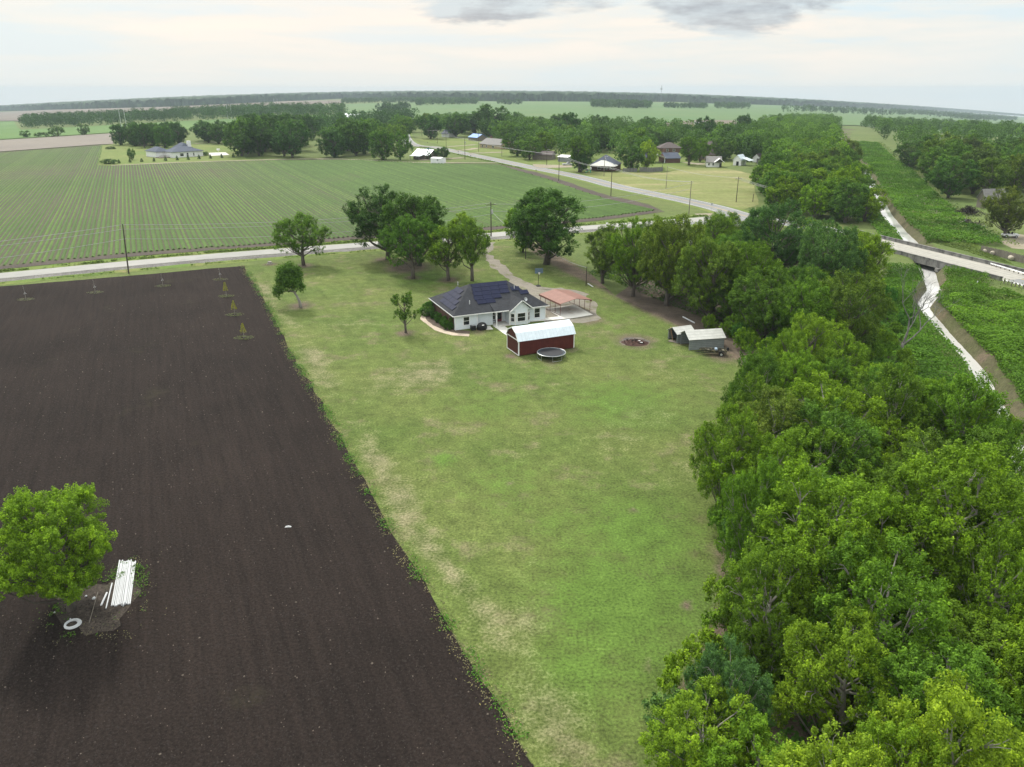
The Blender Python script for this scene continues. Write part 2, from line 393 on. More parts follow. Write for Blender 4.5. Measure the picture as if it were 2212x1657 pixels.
def smooth_line(pts, step=4.):
    P = [np.array(p[:2], float) for p in pts]; P = [2 * P[0] - P[1]] + P + [2 * P[-1] - P[-2]]; out = []
    for i in range(1, len(P) - 2):
        k = max(2, int(np.linalg.norm(P[i + 1] - P[i]) / step))
        for j in range(k):
            t = j / k
            out.append(.5 * (2 * P[i] + (P[i + 1] - P[i - 1]) * t + (2 * P[i - 1] - 5 * P[i] + 4 * P[i + 1] - P[i + 2]) * t * t + (3 * P[i] - P[i - 1] - 3 * P[i + 1] + P[i + 2]) * t ** 3))
    out.append(P[-2]); return np.array(out)
def ribbon(name, line, w, mat, dz, off=0., kind='structure', rag=0., lift=None):
    L = np.asarray(line); d = np.gradient(L, axis=0); d /= np.linalg.norm(d, axis=1)[:, None] + 1e-9; nrm = np.stack([-d[:, 1], d[:, 0]], 1)
    V = []; k = 5
    for j in range(k):
        s = off + w * (j / (k - 1) - .5)
        q = L + nrm * s
        if rag and j in (0, k - 1): q = q + nrm * ((vnoise(L[:, 0], L[:, 1], 3., j) - .5) * 2 * rag)[:, None]
        z = drop(q[:, 0], q[:, 1]) + dz + (lift(q[:, 0], q[:, 1]) if lift else 0)
        V.append(np.column_stack([q, z]))
    n = len(L); V = np.concatenate(V); Fc = np.array([(j * n + i, j * n + i + 1, (j + 1) * n + i + 1, (j + 1) * n + i) for j in range(k - 1) for i in range(n - 1)])
    me = raw_mesh(name, V, Fc, mat, smooth=True)
    bm = bmesh.new(); bm.from_mesh(me)
    if sum(f.normal.z for f in bm.faces) < 0: bmesh.ops.reverse_faces(bm, faces=bm.faces)
    bm.to_mesh(me); bm.free()
    o = link(name, me); tag(o, kind=kind); return o
def px(*p): return [at2(u, v) for u, v in p]

GM = dict(
    base=ground_mat('meadow_ground', (.085, .125, .034), (.115, .145, .045), (.15, .135, .07), .60, s=(.02, .25, 2.2)),
    soil=None,
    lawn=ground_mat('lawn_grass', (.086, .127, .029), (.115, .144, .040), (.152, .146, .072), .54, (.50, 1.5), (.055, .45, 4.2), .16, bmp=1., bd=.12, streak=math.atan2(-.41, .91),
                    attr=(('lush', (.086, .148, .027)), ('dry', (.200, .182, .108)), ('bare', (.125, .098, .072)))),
    yard=ground_mat('yard_grass', (.115, .165, .040), (.15, .18, .055), (.20, .19, .08), .6, s=(.03, .3, 2.)),
    hay=ground_mat('dry_meadow', (.15, .18, .055), (.20, .205, .085), (.27, .245, .125), .50, s=(.03, .22, 1.6), alt_scale=.05, stretch=(.35, 1, 1)),
    croppsoil=ground_mat('field_soil', (.074, .074, .046), (.092, .088, .056), (.068, .080, .038), .5, s=(.02, .3, 2.5), alt_scale=.02),
    headland=ground_mat('dark_headland', (.070, .058, .050), (.090, .075, .062), None, s=(.05, .5, 3.)),
    bean=ground_mat('bean_field', (.080, .155, .040), (.100, .175, .050), None, s=(.004, .06, .6), fine=(.88, 1.12)),
    paddy=ground_mat('pale_green_field', (.090, .160, .062), (.105, .165, .065), (.12, .165, .07), .55, s=(.003, .03, .3), fine=(.9, 1.1), alt_scale=.006),
    fallow=ground_mat('grey_fallow', (.185, .165, .145), (.21, .188, .16), None, s=(.01, .1, .8), fine=(.88, 1.12)),
    farsoil=ground_mat('far_brown_field', (.14, .118, .095), (.165, .14, .11), None, s=(.004, .03, .3), fine=(.9, 1.1)),
    asphalt=ground_mat('pale_asphalt', (.29, .29, .275), (.335, .33, .31), (.245, .245, .235), .58, (.9, 1.1), (.05, .4, 5.), .25, bmp=.15, bd=.01),
    highway=ground_mat('worn_highway_asphalt', (.205, .212, .215), (.24, .245, .243), (.165, .17, .172), .58, (.9, 1.1), (.05, .4, 5.), .25, bmp=.15, bd=.01),
    gravel=ground_mat('gravel', (.185, .172, .145), (.235, .215, .180), (.13, .135, .07), .53, (.72, 1.28), (.12, .9, 6.), .3),
    riprap=ground_mat('stony_ditch_bank', (.125, .12, .115), (.19, .185, .175), (.085, .095, .05), .56, (.55, 1.5), (.15, .8, 3.2), .3, bmp=1., bd=.2),
    lane=ground_mat('pale_dirt_track', (.25, .22, .165), (.29, .255, .195), (.18, .19, .08), .58, s=(.1, .6, 4.), alt_scale=.3),
    verge=ground_mat('grass_verge', (.10, .165, .032), (.15, .18, .05), (.20, .17, .08), .58, (.7, 1.3), (.1, .6, 4.)),
    bank=ground_mat('creek_bank_soil', (.075, .085, .035), (.11, .10, .06), (.15, .115, .085), .55, s=(.05, .4, 2.5)),
    mulch=ground_mat('wood_litter', (.085, .068, .055), (.115, .092, .07), (.10, .12, .04), .6, (.6, 1.4), (.2, 1., 6.)),
    island=ground_mat('bare_island_ground', (.045, .037, .031), (.070, .058, .048), (.050, .062, .028), .56, (.5, 1.5), (.3, 1.2, 6.)),
    edging=ground_mat('pale_path', (.40, .33, .26), (.46, .39, .31), None, s=(.2, 1., 6.)),
)
def soil_mat():
    m, t, b, out = newmat('tilled_soil'); co = objco(t)
    rot = math.atan2(-.41, .91)
    tr = mapping(t, mapping(t, co, rot=(0, 0, rot)), (1, .045, 1))
    c = mixc(t, ramp(t, noise(t, co, .05, 4, .6), [(.35, (0, 0, 0)), (.65, (1, 1, 1))]), (.0200, .0160, .0142), (.0280, .0218, .0192))
    c = mixc(t, 1.0, c, ramp(t, noise(t, tr, 1.5, 5, .7), [(.32, (.78, .78, .79)), (.68, (1.24, 1.22, 1.20))]), 'MULTIPLY')
    nf = noise(t, co, 4.5, 5, .75)
    c = mixc(t, 1.0, c, ramp(t, nf, [(.3, (.45, .45, .45)), (.7, (1.6, 1.6, 1.6))]), 'MULTIPLY')
    st = noise(t, co, 7., 2, .6)
    c = mixc(t, ramp(t, st, [(.72, (0, 0, 0)), (.80, (1, 1, 1))]), c, (.075, .061, .05))
    gr = ramp(t, noise(t, co, .09, 4, .7), [(.62, (0, 0, 0)), (.75, (.35, .35, .35))])
    c = mixc(t, gr, c, (.060, .058, .032))
    t.links.new(c, b.inputs['Base Color']); b.inputs['Roughness'].default_value = .95; b.inputs['Specular IOR Level'].default_value = .06
    bump(t, b, math_(t, 'ADD', nf, math_(t, 'MULTIPLY', noise(t, tr, 2.2, 3), .8)), 1., .14)
    return m
GM['soil'] = soil_mat()

def axis_steps(lo, a, b, hi, step, g=1.13):
    core = list(np.arange(a, b + .01, step)); s = step; x = core[-1]
    while x < hi: s = min(s * g, 260); x += s; core.append(x)
    s = step; x = core[0]; pre = []
    while x > lo: s = min(s * g, 260); x -= s; pre.append(x)
    return np.array(pre[::-1] + core)
gx = axis_steps(-6600, -40, 300, 6600, 1.15); gy = axis_steps(-150, 10, 640, 7600, 1.7)
GX, GY = np.meshgrid(gx, gy); nx, ny = len(gx), len(gy)
GZ = drop(GX, GY)
near = (GX > 0) & (GX < 420) & (GY > -20) & (GY < 1150)
cz = np.zeros_like(GZ); cz[near] = carve(GX[near], GY[near])
GZ = GZ + cz - .02 + np.where(cz < -.3, (fbm(GX, GY, 7., 2) - .5) * .4, 0)
idx = np.arange(nx * ny).reshape(ny, nx)
Fc = np.stack([idx[:-1, :-1], idx[:-1, 1:], idx[1:, 1:], idx[1:, :-1]], -1).reshape(-1, 4)
me = raw_mesh('ground', np.column_stack([GX.ravel(), GY.ravel(), GZ.ravel()]), Fc, [GM['base'], GM['bank']], smooth=True)
fz = cz[:-1, :-1].ravel(); me.polygons.foreach_set('material_index', (fz < -.25).astype(np.int32))
tag(link('ground', me), kind='structure')
# creek
cl = smooth_line(CREEK, 5.)
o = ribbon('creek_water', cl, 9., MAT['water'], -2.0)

# ---- the tilled field and the lawn beside it
SOIL_EDGE = px((526, 574), (551, 615), (588, 677), (622, 750), (645, 790), (707, 892), (765, 1005), (817, 1092), (843, 1146), (895, 1229), (973, 1353), (1043, 1471), (1149, 1647), (1200, 1735))
soil_poly = SOIL_EDGE + [(4., 22.), (-30., 18.), (-130., 60.), (-150., 130.)] + px((-200, 637), (0, 619), (277, 596))
patch('tilled_field', soil_poly, GM['soil'], 1.6, .016, .28)
LAWN_R = px((1090, 515), (1140, 512), (1240, 560), (1330, 640), (1420, 680), (1520, 730), (1650, 795), (1620, 850), (1560, 950), (1550, 1050), (1570, 1150), (1590, 1250), (1585, 1340), (1520, 1450), (1500, 1520), (1440, 1620), (1410, 1735))
DRYLINE = px((560, 612), (600, 665), (660, 745), (715, 835), (790, 960), (850, 1050), (940, 1200), (1040, 1310), (1095, 1400), (1165, 1500), (1215, 1600), (1250, 1700))
BARE1 = px((1150, 530), (1240, 585), (1330, 625), (1420, 672), (1500, 705), (1600, 760), (1650, 788)); BARE2 = px((1572, 1180), (1582, 1290), (1560, 1370), (1510, 1480), (1470, 1540))
def blobs(lst):
    B = [(at2(u, v), r, s) for u, v, r, s in lst]
    def f(X, Y):
        o = np.zeros_like(X)
        for (bx, by), r, s in B: o = np.maximum(o, s * np.clip(1.25 - np.hypot(X - bx, (Y - by) * .8) / r, 0, 1))
        return o
    return f
dryb = blobs([(915, 810, 7, .95), (840, 825, 6, .75), (1000, 800, 5, .5), (960, 590, 8, .45), (1100, 1370, 4, .8), (1190, 1545, 3.4, .9), (1420, 900, 7, .55), (1450, 800, 6, .6), (1330, 945, 6, .5), (760, 700, 9, .5),
              (1120, 960, 5, .5), (1010, 690, 4, .4), (1100, 560, 8, .5), (1215, 590, 7, .5), (1480, 1020, 5, .5), (1150, 1250, 4, .35), (730, 640, 6, .4), (690, 600, 5, .4), (1230, 830, 5, .4), (1500, 760, 6, .5)])
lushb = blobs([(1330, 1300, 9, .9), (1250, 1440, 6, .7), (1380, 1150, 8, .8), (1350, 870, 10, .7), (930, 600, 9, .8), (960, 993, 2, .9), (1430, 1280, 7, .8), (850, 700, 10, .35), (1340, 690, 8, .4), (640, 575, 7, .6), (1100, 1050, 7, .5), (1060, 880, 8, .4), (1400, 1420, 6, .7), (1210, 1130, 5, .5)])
bareb = blobs([(648, 661, 3.2, .9), (877, 720, 2.2, .95), (656, 574, 3.0, .9), (892, 600, 2.6, .8), (969, 605, 3.2, .9), (880, 578, 6.5, 1.0), (826, 560, 3., .8), (583, 571, 2.2, .9), (1372, 737, 4.0, 1.), (1480, 735, 3.5, .7), (1560, 768, 4., .8),
               (1108, 768, 1.8, .8), (1233, 754, 1.8, .7), (1222, 1244, .5, .8), (1480, 1312, .7, .9), (1230, 690, 5, .55), (1270, 690, 4, .8), (1035, 715, 2.4, .7), (1190, 782, 2.2, .6), (1100, 1045, .5, .5), (1395, 1440, .5, .9), (1370, 1105, .5, .8), (1620, 770, 5, .9), (1365, 1503, .5, .8)])
def dryf(X, Y): return np.maximum(dryb(X, Y) * .62, .60 * np.clip(1.25 - np.abs(dist_poly(X, Y, DRYLINE)) / (1.1 + 2.2 * vnoise(X, Y, 9, 1)), 0, 1) * np.clip((fbm(X, Y, 13, 6) - .28) * 3.2, 0.12, 1)) * (.45 + .8 * fbm(X, Y, 5, 4))
def baref(X, Y): return np.maximum(np.maximum(bareb(X, Y), np.clip(1.3 - dist_poly(X, Y, BARE1) / 3.4, 0, 1)), np.clip(1.2 - dist_poly(X, Y, BARE2) / 1.5, 0, .9))
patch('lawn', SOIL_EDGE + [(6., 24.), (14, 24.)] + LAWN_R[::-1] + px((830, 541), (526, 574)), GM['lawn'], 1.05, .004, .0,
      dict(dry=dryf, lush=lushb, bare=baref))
# under the creekside trees
patch('woodland_floor', LAWN_R[3:] + [(14, 20.), (30, 20.), (40, 40.), (46., 60.)] + px((2150, 960), (2060, 830), (1960, 740), (1930, 680), (1900, 620), (1800, 560), (1600, 520), (1420, 560)), GM['mulch'], 3.2, .012, .4)

# ---- roads
road_line = smooth_line([at2(-260, 619)] + px((0, 596), (277, 569.5), (510, 549.5), (737, 532.5), (900, 520), (1075, 506.5), (1301, 489.5), (1440, 479.5), (1545, 471)), 4)
hw_pts = px((884, 308.5), (942, 318.5), (994, 329.5), (1072, 345.5), (1150, 362), (1230, 377.5), (1282, 389.5), (1340, 404.5), (1470, 431), (1549, 449.5))
BR_D = np.array([.29, -.957]); BR_N = np.array([.957, .29]); BR_0 = np.array([98.8, 200.6]) + BR_N * -1.35
hw_pts = [(hw_pts[0][0] - 40, hw_pts[0][1] + 260)] + hw_pts + [at2(1612, 467), tuple(BR_0 - BR_D * 26), tuple(BR_0), tuple(BR_0 + BR_D * 40), tuple(BR_0 + BR_D * 95)]
hw_line = smooth_line(hw_pts, 4)
on_br = (hw_line - BR_0) @ BR_D
ribbon('road_shoulder', hw_line[on_br < -16.5], 14., GM['verge'], .010, rag=.6); ribbon('road_shoulder', hw_line[on_br > 41], 14., GM['verge'], .010, rag=.6)
ribbon('ditch_bank', road_line, 4.4, GM['riprap'], .012, off=-5.4, rag=.5)
ribbon('road_verge', road_line, 3.2, GM['verge'], .014, off=-8.5, rag=.7)
ribbon('field_verge', road_line, 4.6, GM['verge'], .014, off=5.6, rag=.8)
ribbon('country_road', road_line, 6.3, GM['asphalt'], .030, rag=.12)
ribbon('highway', hw_line, 9.4, GM['highway'], .034, rag=.1)
ribbon('centre_line', hw_line[30:], .28, MAT['yellowp'], .042)
ribbon('edge_line', hw_line, .16, MAT['whitep'], .042, off=-3.9)
ribbon('edge_line', hw_line, .16, MAT['whitep'], .042, off=3.9)
patch('road_junction', px((1462, 474.5), (1515, 471.5), (1545, 465.5), (1552, 452), (1600, 458), (1640, 478), (1610, 484), (1640, 500), (1612, 499), (1560, 486), (1470, 485)), GM['highway'], 3, .026, .25)
patch('gravel_turnout', px((1508, 468), (1535, 466), (1540, 461), (1500, 462)), GM['lane'], 2, .050, .3)
# gravel drive, slab, walkways
patch('gravel_drive', px((1054, 524), (1070, 523), (1058, 548), (1096, 584), (1130, 606), (1165, 620), (1235, 625), (1268, 634), (1290, 660), (1296, 688), (1250, 697), (1180, 699), (1178, 672), (1165, 652), (1120, 620), (1085, 597), (1052, 568), (1045, 548)), GM['gravel'], 1.2, .012, .8)
patch('concrete_slab', px((1178.5, 667.5), (1241, 659), (1281, 681), (1236, 688.5), (1137, 697), (1136, 692.5), (1207, 684.5)), MAT['concrete'], 2., .10)
patch('front_walk', px((1064, 704), (1082, 699), (1118, 725), (1105, 733)), MAT['concrete'], 1., .06)
patch('path_edging', px((907, 690), (914, 672), (926, 664), (931, 668), (920, 680), (919, 690), (935, 703), (960, 714), (985, 720), (1015, 722), (1014, 727), (975, 725), (940, 714)), GM['edging'], .8, .03, .1)
patch('planting_bed', px((920, 681), (931, 668), (946, 672), (988, 712), (1016, 716), (1015, 722), (985, 720), (960, 714), (935, 703), (919, 690)), GM['mulch'], .8, .024, .1)
# fire ring and tree island
patch('fire_ring', px((1337, 738), (1350, 730), (1385, 729), (1405, 737), (1398, 745), (1370, 748), (1345, 745)), MAT['ash'], .7, .012, .25)
patch('tree_island', px((112, 1325), (130, 1290), (170, 1270), (240, 1255), (268, 1225), (297, 1222), (300, 1250), (292, 1310), (275, 1345), (235, 1368), (180, 1372), (135, 1355)), GM['island'], .8, .030, .7)

# ---- crop field and the far plain
CROP = px((-330, 606), (0, 576), (277, 549), (600, 526), (760, 514), (900, 503), (1060, 492), (1180, 483), (1290, 472), (1422, 455), (1395, 449), (1290, 425), (1180, 387), (1110, 367), (1080, 357), (900, 352), (780, 345.5), (560, 346.5), (400, 351.5), (240, 358.5), (212, 357.5), (222, 314.5), (0, 330), (-330, 355))
patch('crop_field', px((-330, 612), (0, 580), (277, 553), (600, 530), (760, 518), (900, 506.5), (1060, 495.5), (1180, 486), (1290, 476), (1440, 457.5), (1400, 441), (1290, 417), (1180, 379), (1110, 361), (1080, 355), (900, 351), (780, 344), (560, 345), (400, 350), (240, 357), (208, 356), (218, 313.5), (0, 329), (-330, 354)), GM['croppsoil'], 9., .05, .8)
ribbon('headland', smooth_line(px((1412, 455), (1380, 441), (1290, 420), (1180, 382), (1100, 362)), 6), 5., GM['headland'], .075, rag=1.)
ribbon('headland', smooth_line(px((-330, 611), (0, 579.5), (277, 552), (600, 528), (760, 516), (900, 505), (1060, 494), (1290, 474), (1412, 457)), 6), 3.6, GM['headland'], .075, rag=.8)
patch('house_lot', px((212, 357), (222, 314), (300, 306), (420, 312), (520, 318), (530, 344), (560, 346), (400, 351), (240, 358)), GM['yard'], 7, .12, 1.)
ribbon('farm_track', smooth_line(px((240, 358), (320, 354.5), (400, 351), (560, 346), (700, 343.5), (800, 347), (900, 351.5), (1000, 352), (1075, 352)), 8), 3.6, GM['lane'], .14, rag=1.2)
patch('driveway', px((450, 331), (487, 329.5), (496, 335.5), (452, 337.5)), MAT['concrete'], 5, .2)
ribbon('farm_track', smooth_line(px((325, 318.5), (365, 316)), 8), 4., GM['lane'], .2)
ribbon('farm_track', smooth_line(px((420, 311), (470, 307), (520, 305)), 8), 3.5, GM['lane'], .2)
patch('dry_meadow', px((1244, 371), (1330, 372), (1430, 373), (1480, 364), (1560, 362), (1625, 376), (1640, 442), (1605, 452), (1500, 430), (1350, 401)), GM['hay'], 6, .02, .8)
patch('village_yards', px((890, 300), (1030, 300), (1240, 330), (1500, 330), (1640, 345), (1560, 362), (1480, 364), (1430, 373), (1230, 371), (1100, 345), (960, 316)), GM['yard'], 9, .06, .8)
for a in [[(966, 317), (1000, 315), (1028, 312.5)], [(984, 325.5), (1010, 324), (1032, 320)], [(1014, 331.5), (1050, 330.5), (1085, 329)], [(905, 346), (950, 344.5), (1000, 341)], [(1500, 353), (1525, 355)], [(1480, 351), (1515, 356)]]:
    ribbon('driveway', smooth_line(px(*a), 6), 5.0, GM['lane'], .13, rag=.4)
patch('driveway', px((1152, 359.5), (1150, 355), (1190, 356.5), (1236, 357.5), (1237, 362), (1190, 363.5), (1166, 363)), GM['lane'], 4, .13, .3)
patch('bean_field', px((-300, 300), (0, 302), (245, 287), (400, 281), (560, 275), (740, 268), (740, 246), (400, 262), (45, 281), (30, 262), (-300, 272)), GM['bean'], 30, .4)
patch('fallow_field', px((-300, 345), (0, 328.5), (215, 313), (245, 312), (245, 288.5), (0, 303.5), (-300, 320)), GM['fallow'], 16, .35)
patch('far_field', px((-200, 262), (0, 262), (40, 262), (250, 245), (500, 232), (740, 224), (740, 217), (500, 222), (250, 231), (0, 243), (-200, 256)), GM['farsoil'], 60, 1.2)
patch('green_field', px((745, 262), (745, 226), (900, 221), (1250, 220), (1480, 223), (1850, 234), (2212, 252), (2600, 275), (2600, 330), (2212, 300), (1850, 272), (1600, 274), (1300, 275), (900, 268)), GM['paddy'], 40, .9)
patch('brown_field', px((1430, 276), (1590, 272), (1590, 262), (1500, 262), (1430, 268)), GM['farsoil'], 30, 1.6, 3.)

# crop rows: one ridge of young plants after the other (nobody would count them)
def crop_rows():
    d = np.array([-.474, 1.]); d /= np.linalg.norm(d); n = np.array([d[1], -d[0]])
    P = np.array(CROP); s = P @ n; t = P @ d; V = []; Fs = []; T = []; base = 0
    for r in np.arange(s.min(), s.max(), 1.30):
        tt = np.arange(t.min(), t.max(), 1.5); tt = tt + RNG.uniform(-.3, .3, len(tt))
        c = n[None] * (r + RNG.uniform(-.05, .05)) + d[None] * tt[:, None]
        ins = inpoly(c[:, 0], c[:, 1], P)
        if ins.sum() < 3: continue
        dens = fbm(c[:, 0], c[:, 1], 55, 11) * 1.15 - .2 + .25 * vnoise(c[:, 0], c[:, 1], 9, 2) - (.3 if RNG.random() < .05 else 0)
        dens = dens + np.clip((c[:, 0] + 120) / 260, -.15, .28); w = np.clip(.18 + .52 * dens + RNG.uniform(-.03, .03, len(tt)), .05, .5) * (ins); h = w * .75
        z = drop(c[:, 0], c[:, 1]) + .05
        L = np.column_stack([c - n * w[:, None], z - .02]); Tp = np.column_stack([c + n * RNG.uniform(-.08, .08, len(tt))[:, None], z + h]); Rr = np.column_stack([c + n * w[:, None], z - .02])
        k = len(tt); V += [L, Tp, Rr]
        i = np.nonzero(ins[:-1] & ins[1:])[0]
        Fs += [np.stack([base + i, base + k + i, base + k + i + 1, base + i + 1], 1), np.stack([base + k + i, base + 2 * k + i, base + 2 * k + i + 1, base + k + i + 1], 1)]
        tn = np.clip(RNG.uniform(.35, .6) + RNG.normal(0, .05, len(i)) + (dens[i] - .5) * -.3, 0, 1); T += [tn, tn]; base += 3 * k
    o = link('crop_rows', raw_mesh('crop_rows', np.concatenate(V), np.concatenate(Fs), LEAF, np.concatenate(T)))
    o.color = (.098, .160, .034, 1); tag(o, kind='stuff')
crop_rows()

# ------------------------------------------------------------------ buildings
def obox(mb, o, ux, uy, uz, a, b, c):
    o, ux, uy, uz = map(Vector, (o, ux, uy, uz)); ux = ux.normalized() * a; uy = uy.normalized() * b; uz = uz.normalized() * c
    V = [o, o + ux, o + ux + uy, o + uy, o + uz, o + ux + uz, o + ux + uy + uz, o + uy + uz]
    return mb.add(V, [(0, 3, 2, 1), (4, 5, 6, 7), (0, 1, 5, 4), (1, 2, 6, 5), (2, 3, 7, 6), (3, 0, 4, 7)])
def window(parent, x, y, z0, w, h, d=(1, 0), frame=MAT['white'], bars=True):
    """a framed window on a wall through (x,y) running along d, facing to the right-hand normal (d.y,-d.x)"""
    dx, dy = d; nx_, ny_ = dy, -dx; f = MB(); t = .10
    def pc(a0, a1, b0, b1, out0, out1, mb):
        obox(mb, (x + dx * a0 + nx_ * out0, y + dy * a0 + ny_ * out0, z0 + b0), (dx, dy, 0), (nx_, ny_, 0), (0, 0, 1), a1 - a0, out1 - out0, b1 - b0)
    pc(-t, 0, -t, h + t, .002, .07, f); pc(w, w + t, -t, h + t, .002, .07, f); pc(0, w, -t, 0, .002, .07, f); pc(0, w, h, h + t, .002, .07, f)
    if bars: pc(0, w, h * .48, h * .52, .022, .05, f)
    fo = f.build('window', frame, parent)
    g = MB(); pc(0, w, 0, h, .003, .02, g); g.build('pane', MAT['glass'], fo)
    return fo
def hip_roof(mb, x0, y0, x1, y1, z, ra, rb, zr, th=.14):
    """hipped roof over a rectangle; ridge from (ra) to (rb)"""
    A, B, C_, D = (x0, y0), (x1, y0), (x1, y1), (x0, y1)
    V = [(*A, z), (*B, z), (*C_, z), (*D, z), (*ra, zr), (*rb, zr), (*A, z - th), (*B, z - th), (*C_, z - th), (*D, z - th)]
    return mb.add(V, [(0, 1, 5, 4), (1, 2, 5), (2, 3, 4, 5), (3, 0, 4), (6, 9, 8, 7), (0, 6, 7, 1), (1, 7, 8, 2), (2, 8, 9, 3), (3, 9, 6, 0)])
def gable_roof(mb, x0, y0, x1, y1, z, zr, axis='x', th=.14, skew=0.):
    """two slabs meeting at a ridge along x or y"""
    if axis == 'x':
        ym = (y0 + y1) / 2 + skew
        prof = [(y0, z - th), (y0, z), (ym, zr), (y1, z), (y1, z - th), (ym, zr - th * 1.15)]
        V = [(x0, a, b) for a, b in prof] + [(x1, a, b) for a, b in prof]
    else:
        xm = (x0 + x1) / 2 + skew
        prof = [(x0, z - th), (x0, z), (xm, zr), (x1, z), (x1, z - th), (xm, zr - th * 1.15)]
        V = [(a, y0, b) for a, b in prof] + [(a, y1, b) for a, b in prof]
    return mb.add(V, [(0, 1, 2, 5), (2, 3, 4, 5), (6, 11, 8, 7), (8, 11, 10, 9), (0, 6, 7, 1), (1, 7, 8, 2), (2, 8, 9, 3), (3, 9, 10, 4), (4, 10, 11, 5), (5, 11, 6, 0)])

def farmhouse():
    t = thing('ranch_house', 'single storey house with dark hipped roof covered in solar panels beside the carport', 'house', (-9.6, 124.0, .02), math.atan2(.397, .918))
    L, D, E = 16.9, 12.3, 2.6
    MB().box(.02, 2.0, 0, L - .02, D, E).box(0, .36, 0, .26, 2.0, E).box(13.0, .36, 0, L, 2.0, E).build('brick_wall', MAT['brick'], t)
    w = MB().box(0, 0, 0, 4.1, .36, E).box(4.1, .55, 0, 7.1, .85, E).box(7.1, 1.7, 0, 9.8, 1.98, E).box(6.95, .85, 0, 7.1, 1.7, E).box(13.5, 0, 0, L, .36, E)
    bay = [(9.8, 1.7), (9.8, -.75), (10.5, -1.3), (12.8, -1.3), (13.5, -.75), (13.5, .0), (13.45, 1.7)]
    nb = len(bay); w.add([(x, y, 0) for x, y in bay] + [(x, y, E) for x, y in bay], [tuple(range(nb - 1, -1, -1)), tuple(range(nb, 2 * nb))] + [(i, (i + 1) % nb, nb + (i + 1) % nb, nb + i) for i in range(nb)])
    w.add([(9.85, -1.28, E), (13.45, -1.28, E), (11.65, -1.28, 4.2), (9.85, -.9, E), (13.45, -.9, E), (11.65, -.9, 4.2)], [(0, 1, 2), (5, 4, 3), (0, 2, 5, 3), (1, 4, 5, 2), (0, 3, 4, 1)])
    w.build('front_wall', MAT['siding'], t)
    def trim(*b): MB().box(*b).build('corner_trim', MAT['white'], t)
    for x, y in ((0, -.015), (3.98, -.015), (13.52, -.015), (L - .13, -.015)): trim(x, y - .03, 0, x + .13, y + .012, E)
    for x, y in ((9.78, -.8), (10.47, -1.35), (12.7, -1.35), (13.4, -.8)): trim(x, y, 0, x + .13, y + .08, E)
    rf = hip_roof(MB(), -.45, -.45, L + .45, D + .45, 2.62, (4.95, 6.2), (12.1, 6.2), 6.12)
    r = rf.build('roof', MAT['shingle'], t)
    MB().box(-.50, -.50, 2.45, L + .5, -.452, 2.60).box(-.5, -.45, 2.45, -.452, D + .45, 2.60).box(L + .452, -.45, 2.45, L + .5, D + .45, 2.60).build('fascia', MAT['white'], t)
    g = gable_roof(MB(), 9.45, -1.75, 13.85, 3.4, 2.72, 4.45, 'y'); g.slab([(6.8, -1.05, 2.76), (9.6, -1.05, 2.76), (11.0, 2.2, 3.98), (6.8, 1.9, 3.80)], .12)
    g.box(3.5, 7.0, 5.0, 7.2, 9.6, 5.02) if False else None
    g.build('gable_roof', MAT['shingle'], t)
    f = MB()
    for sx in (-1, 1):
        xa = 11.65 + sx * 2.24
        obox(f, (xa, -1.80, 2.53), (-sx * 2.24, 0, 1.76), (0, 1, 0), (sx * 1.76, 0, 2.24), 2.85, .045, .17)
    f.box(6.76, -1.10, 2.58, 9.6, -1.052, 2.75); f.build('gable_fascia', MAT['white'], t)
    MB().box(7.16, -.95, 0, 7.30, -.81, 2.66).build('porch_post', MAT['white'], t); MB().box(9.55, -.95, 0, 9.69, -.81, 2.66).build('porch_post', MAT['white'], t)
    MB().box(7.0, -1.05, 0, 9.78, 1.69, .10).build('porch_floor', MAT['concrete'], t)
    d = MB().box(8.25, 1.63, .1, 9.2, 1.695, 2.2).build('door', MAT['reddoor'], t)
    MB().box(8.37, 1.61, .55, 9.08, 1.628, 2.08).build('pane', MAT['glass'], d)
    MB().box(8.12, 1.60, .1, 8.24, 1.69, 2.3).box(9.21, 1.60, .1, 9.33, 1.69, 2.3).build('door_frame', MAT['white'], t)
    window(t, 1.55, 0, .75, 1.0, 1.35); window(t, 14.75, 0, .55, 1.0, 1.6); window(t, 10.95, -1.3, .65, 1.4, 1.4)
    k = 1 / math.hypot(.7, .55)
    window(t, 9.92, -.843, .65, .6, 1.35, (.7 * k, -.55 * k)); window(t, 12.92, -1.205, .65, .6, 1.35, (.7 * k, .55 * k)); window(t, 7.35, 1.7, .6, .6, 1.5)
    # panels on the front and the left slope
    sl = math.hypot(6.65, 3.5); uf = Vector((0, 6.65 / sl, 3.5 / sl)); nf = Vector((0, -3.5 / sl, 6.65 / sl)); O = Vector((0, -.45, 2.62))
    cells = [(6.35, 5.15, 4), (5.30, 4.95, 4), (4.25, 4.75, 4), (3.20, 4.55, 3), (2.15, 4.75, 2)]
    lst = [(b, x0 + i * 1.68) for b, x0, n in cells for i in range(n)] + [(4.6, 12.0), (3.5, 13.25)]
    def panel(o, u, v, n):
        q = MB(); obox(q, o + n * .07, u, v, n, 1.65, 1.0, .04); po = q.build('solar_panel', MAT['panel'], r)
    for b, x in lst: panel(O + Vector((x, 0, 0)) + uf * b, Vector((1, 0, 0)), uf, nf)
    sl2 = math.hypot(5.4, 3.5); u2 = Vector((5.4 / sl2, 0, 3.5 / sl2)); n2 = Vector((-3.5 / sl2, 0, 5.4 / sl2)); O2 = Vector((-.45, 0, 2.62))
    for b, y0, n in ((.7, 1.6, 4), (1.75, 2.6, 4), (2.8, 3.9, 3), (3.85, 5.2, 2)):
        for i in range(n): panel(O2 + Vector((0, y0 + i * 1.68, 0)) + u2 * b, Vector((0, 1, 0)), u2, n2)
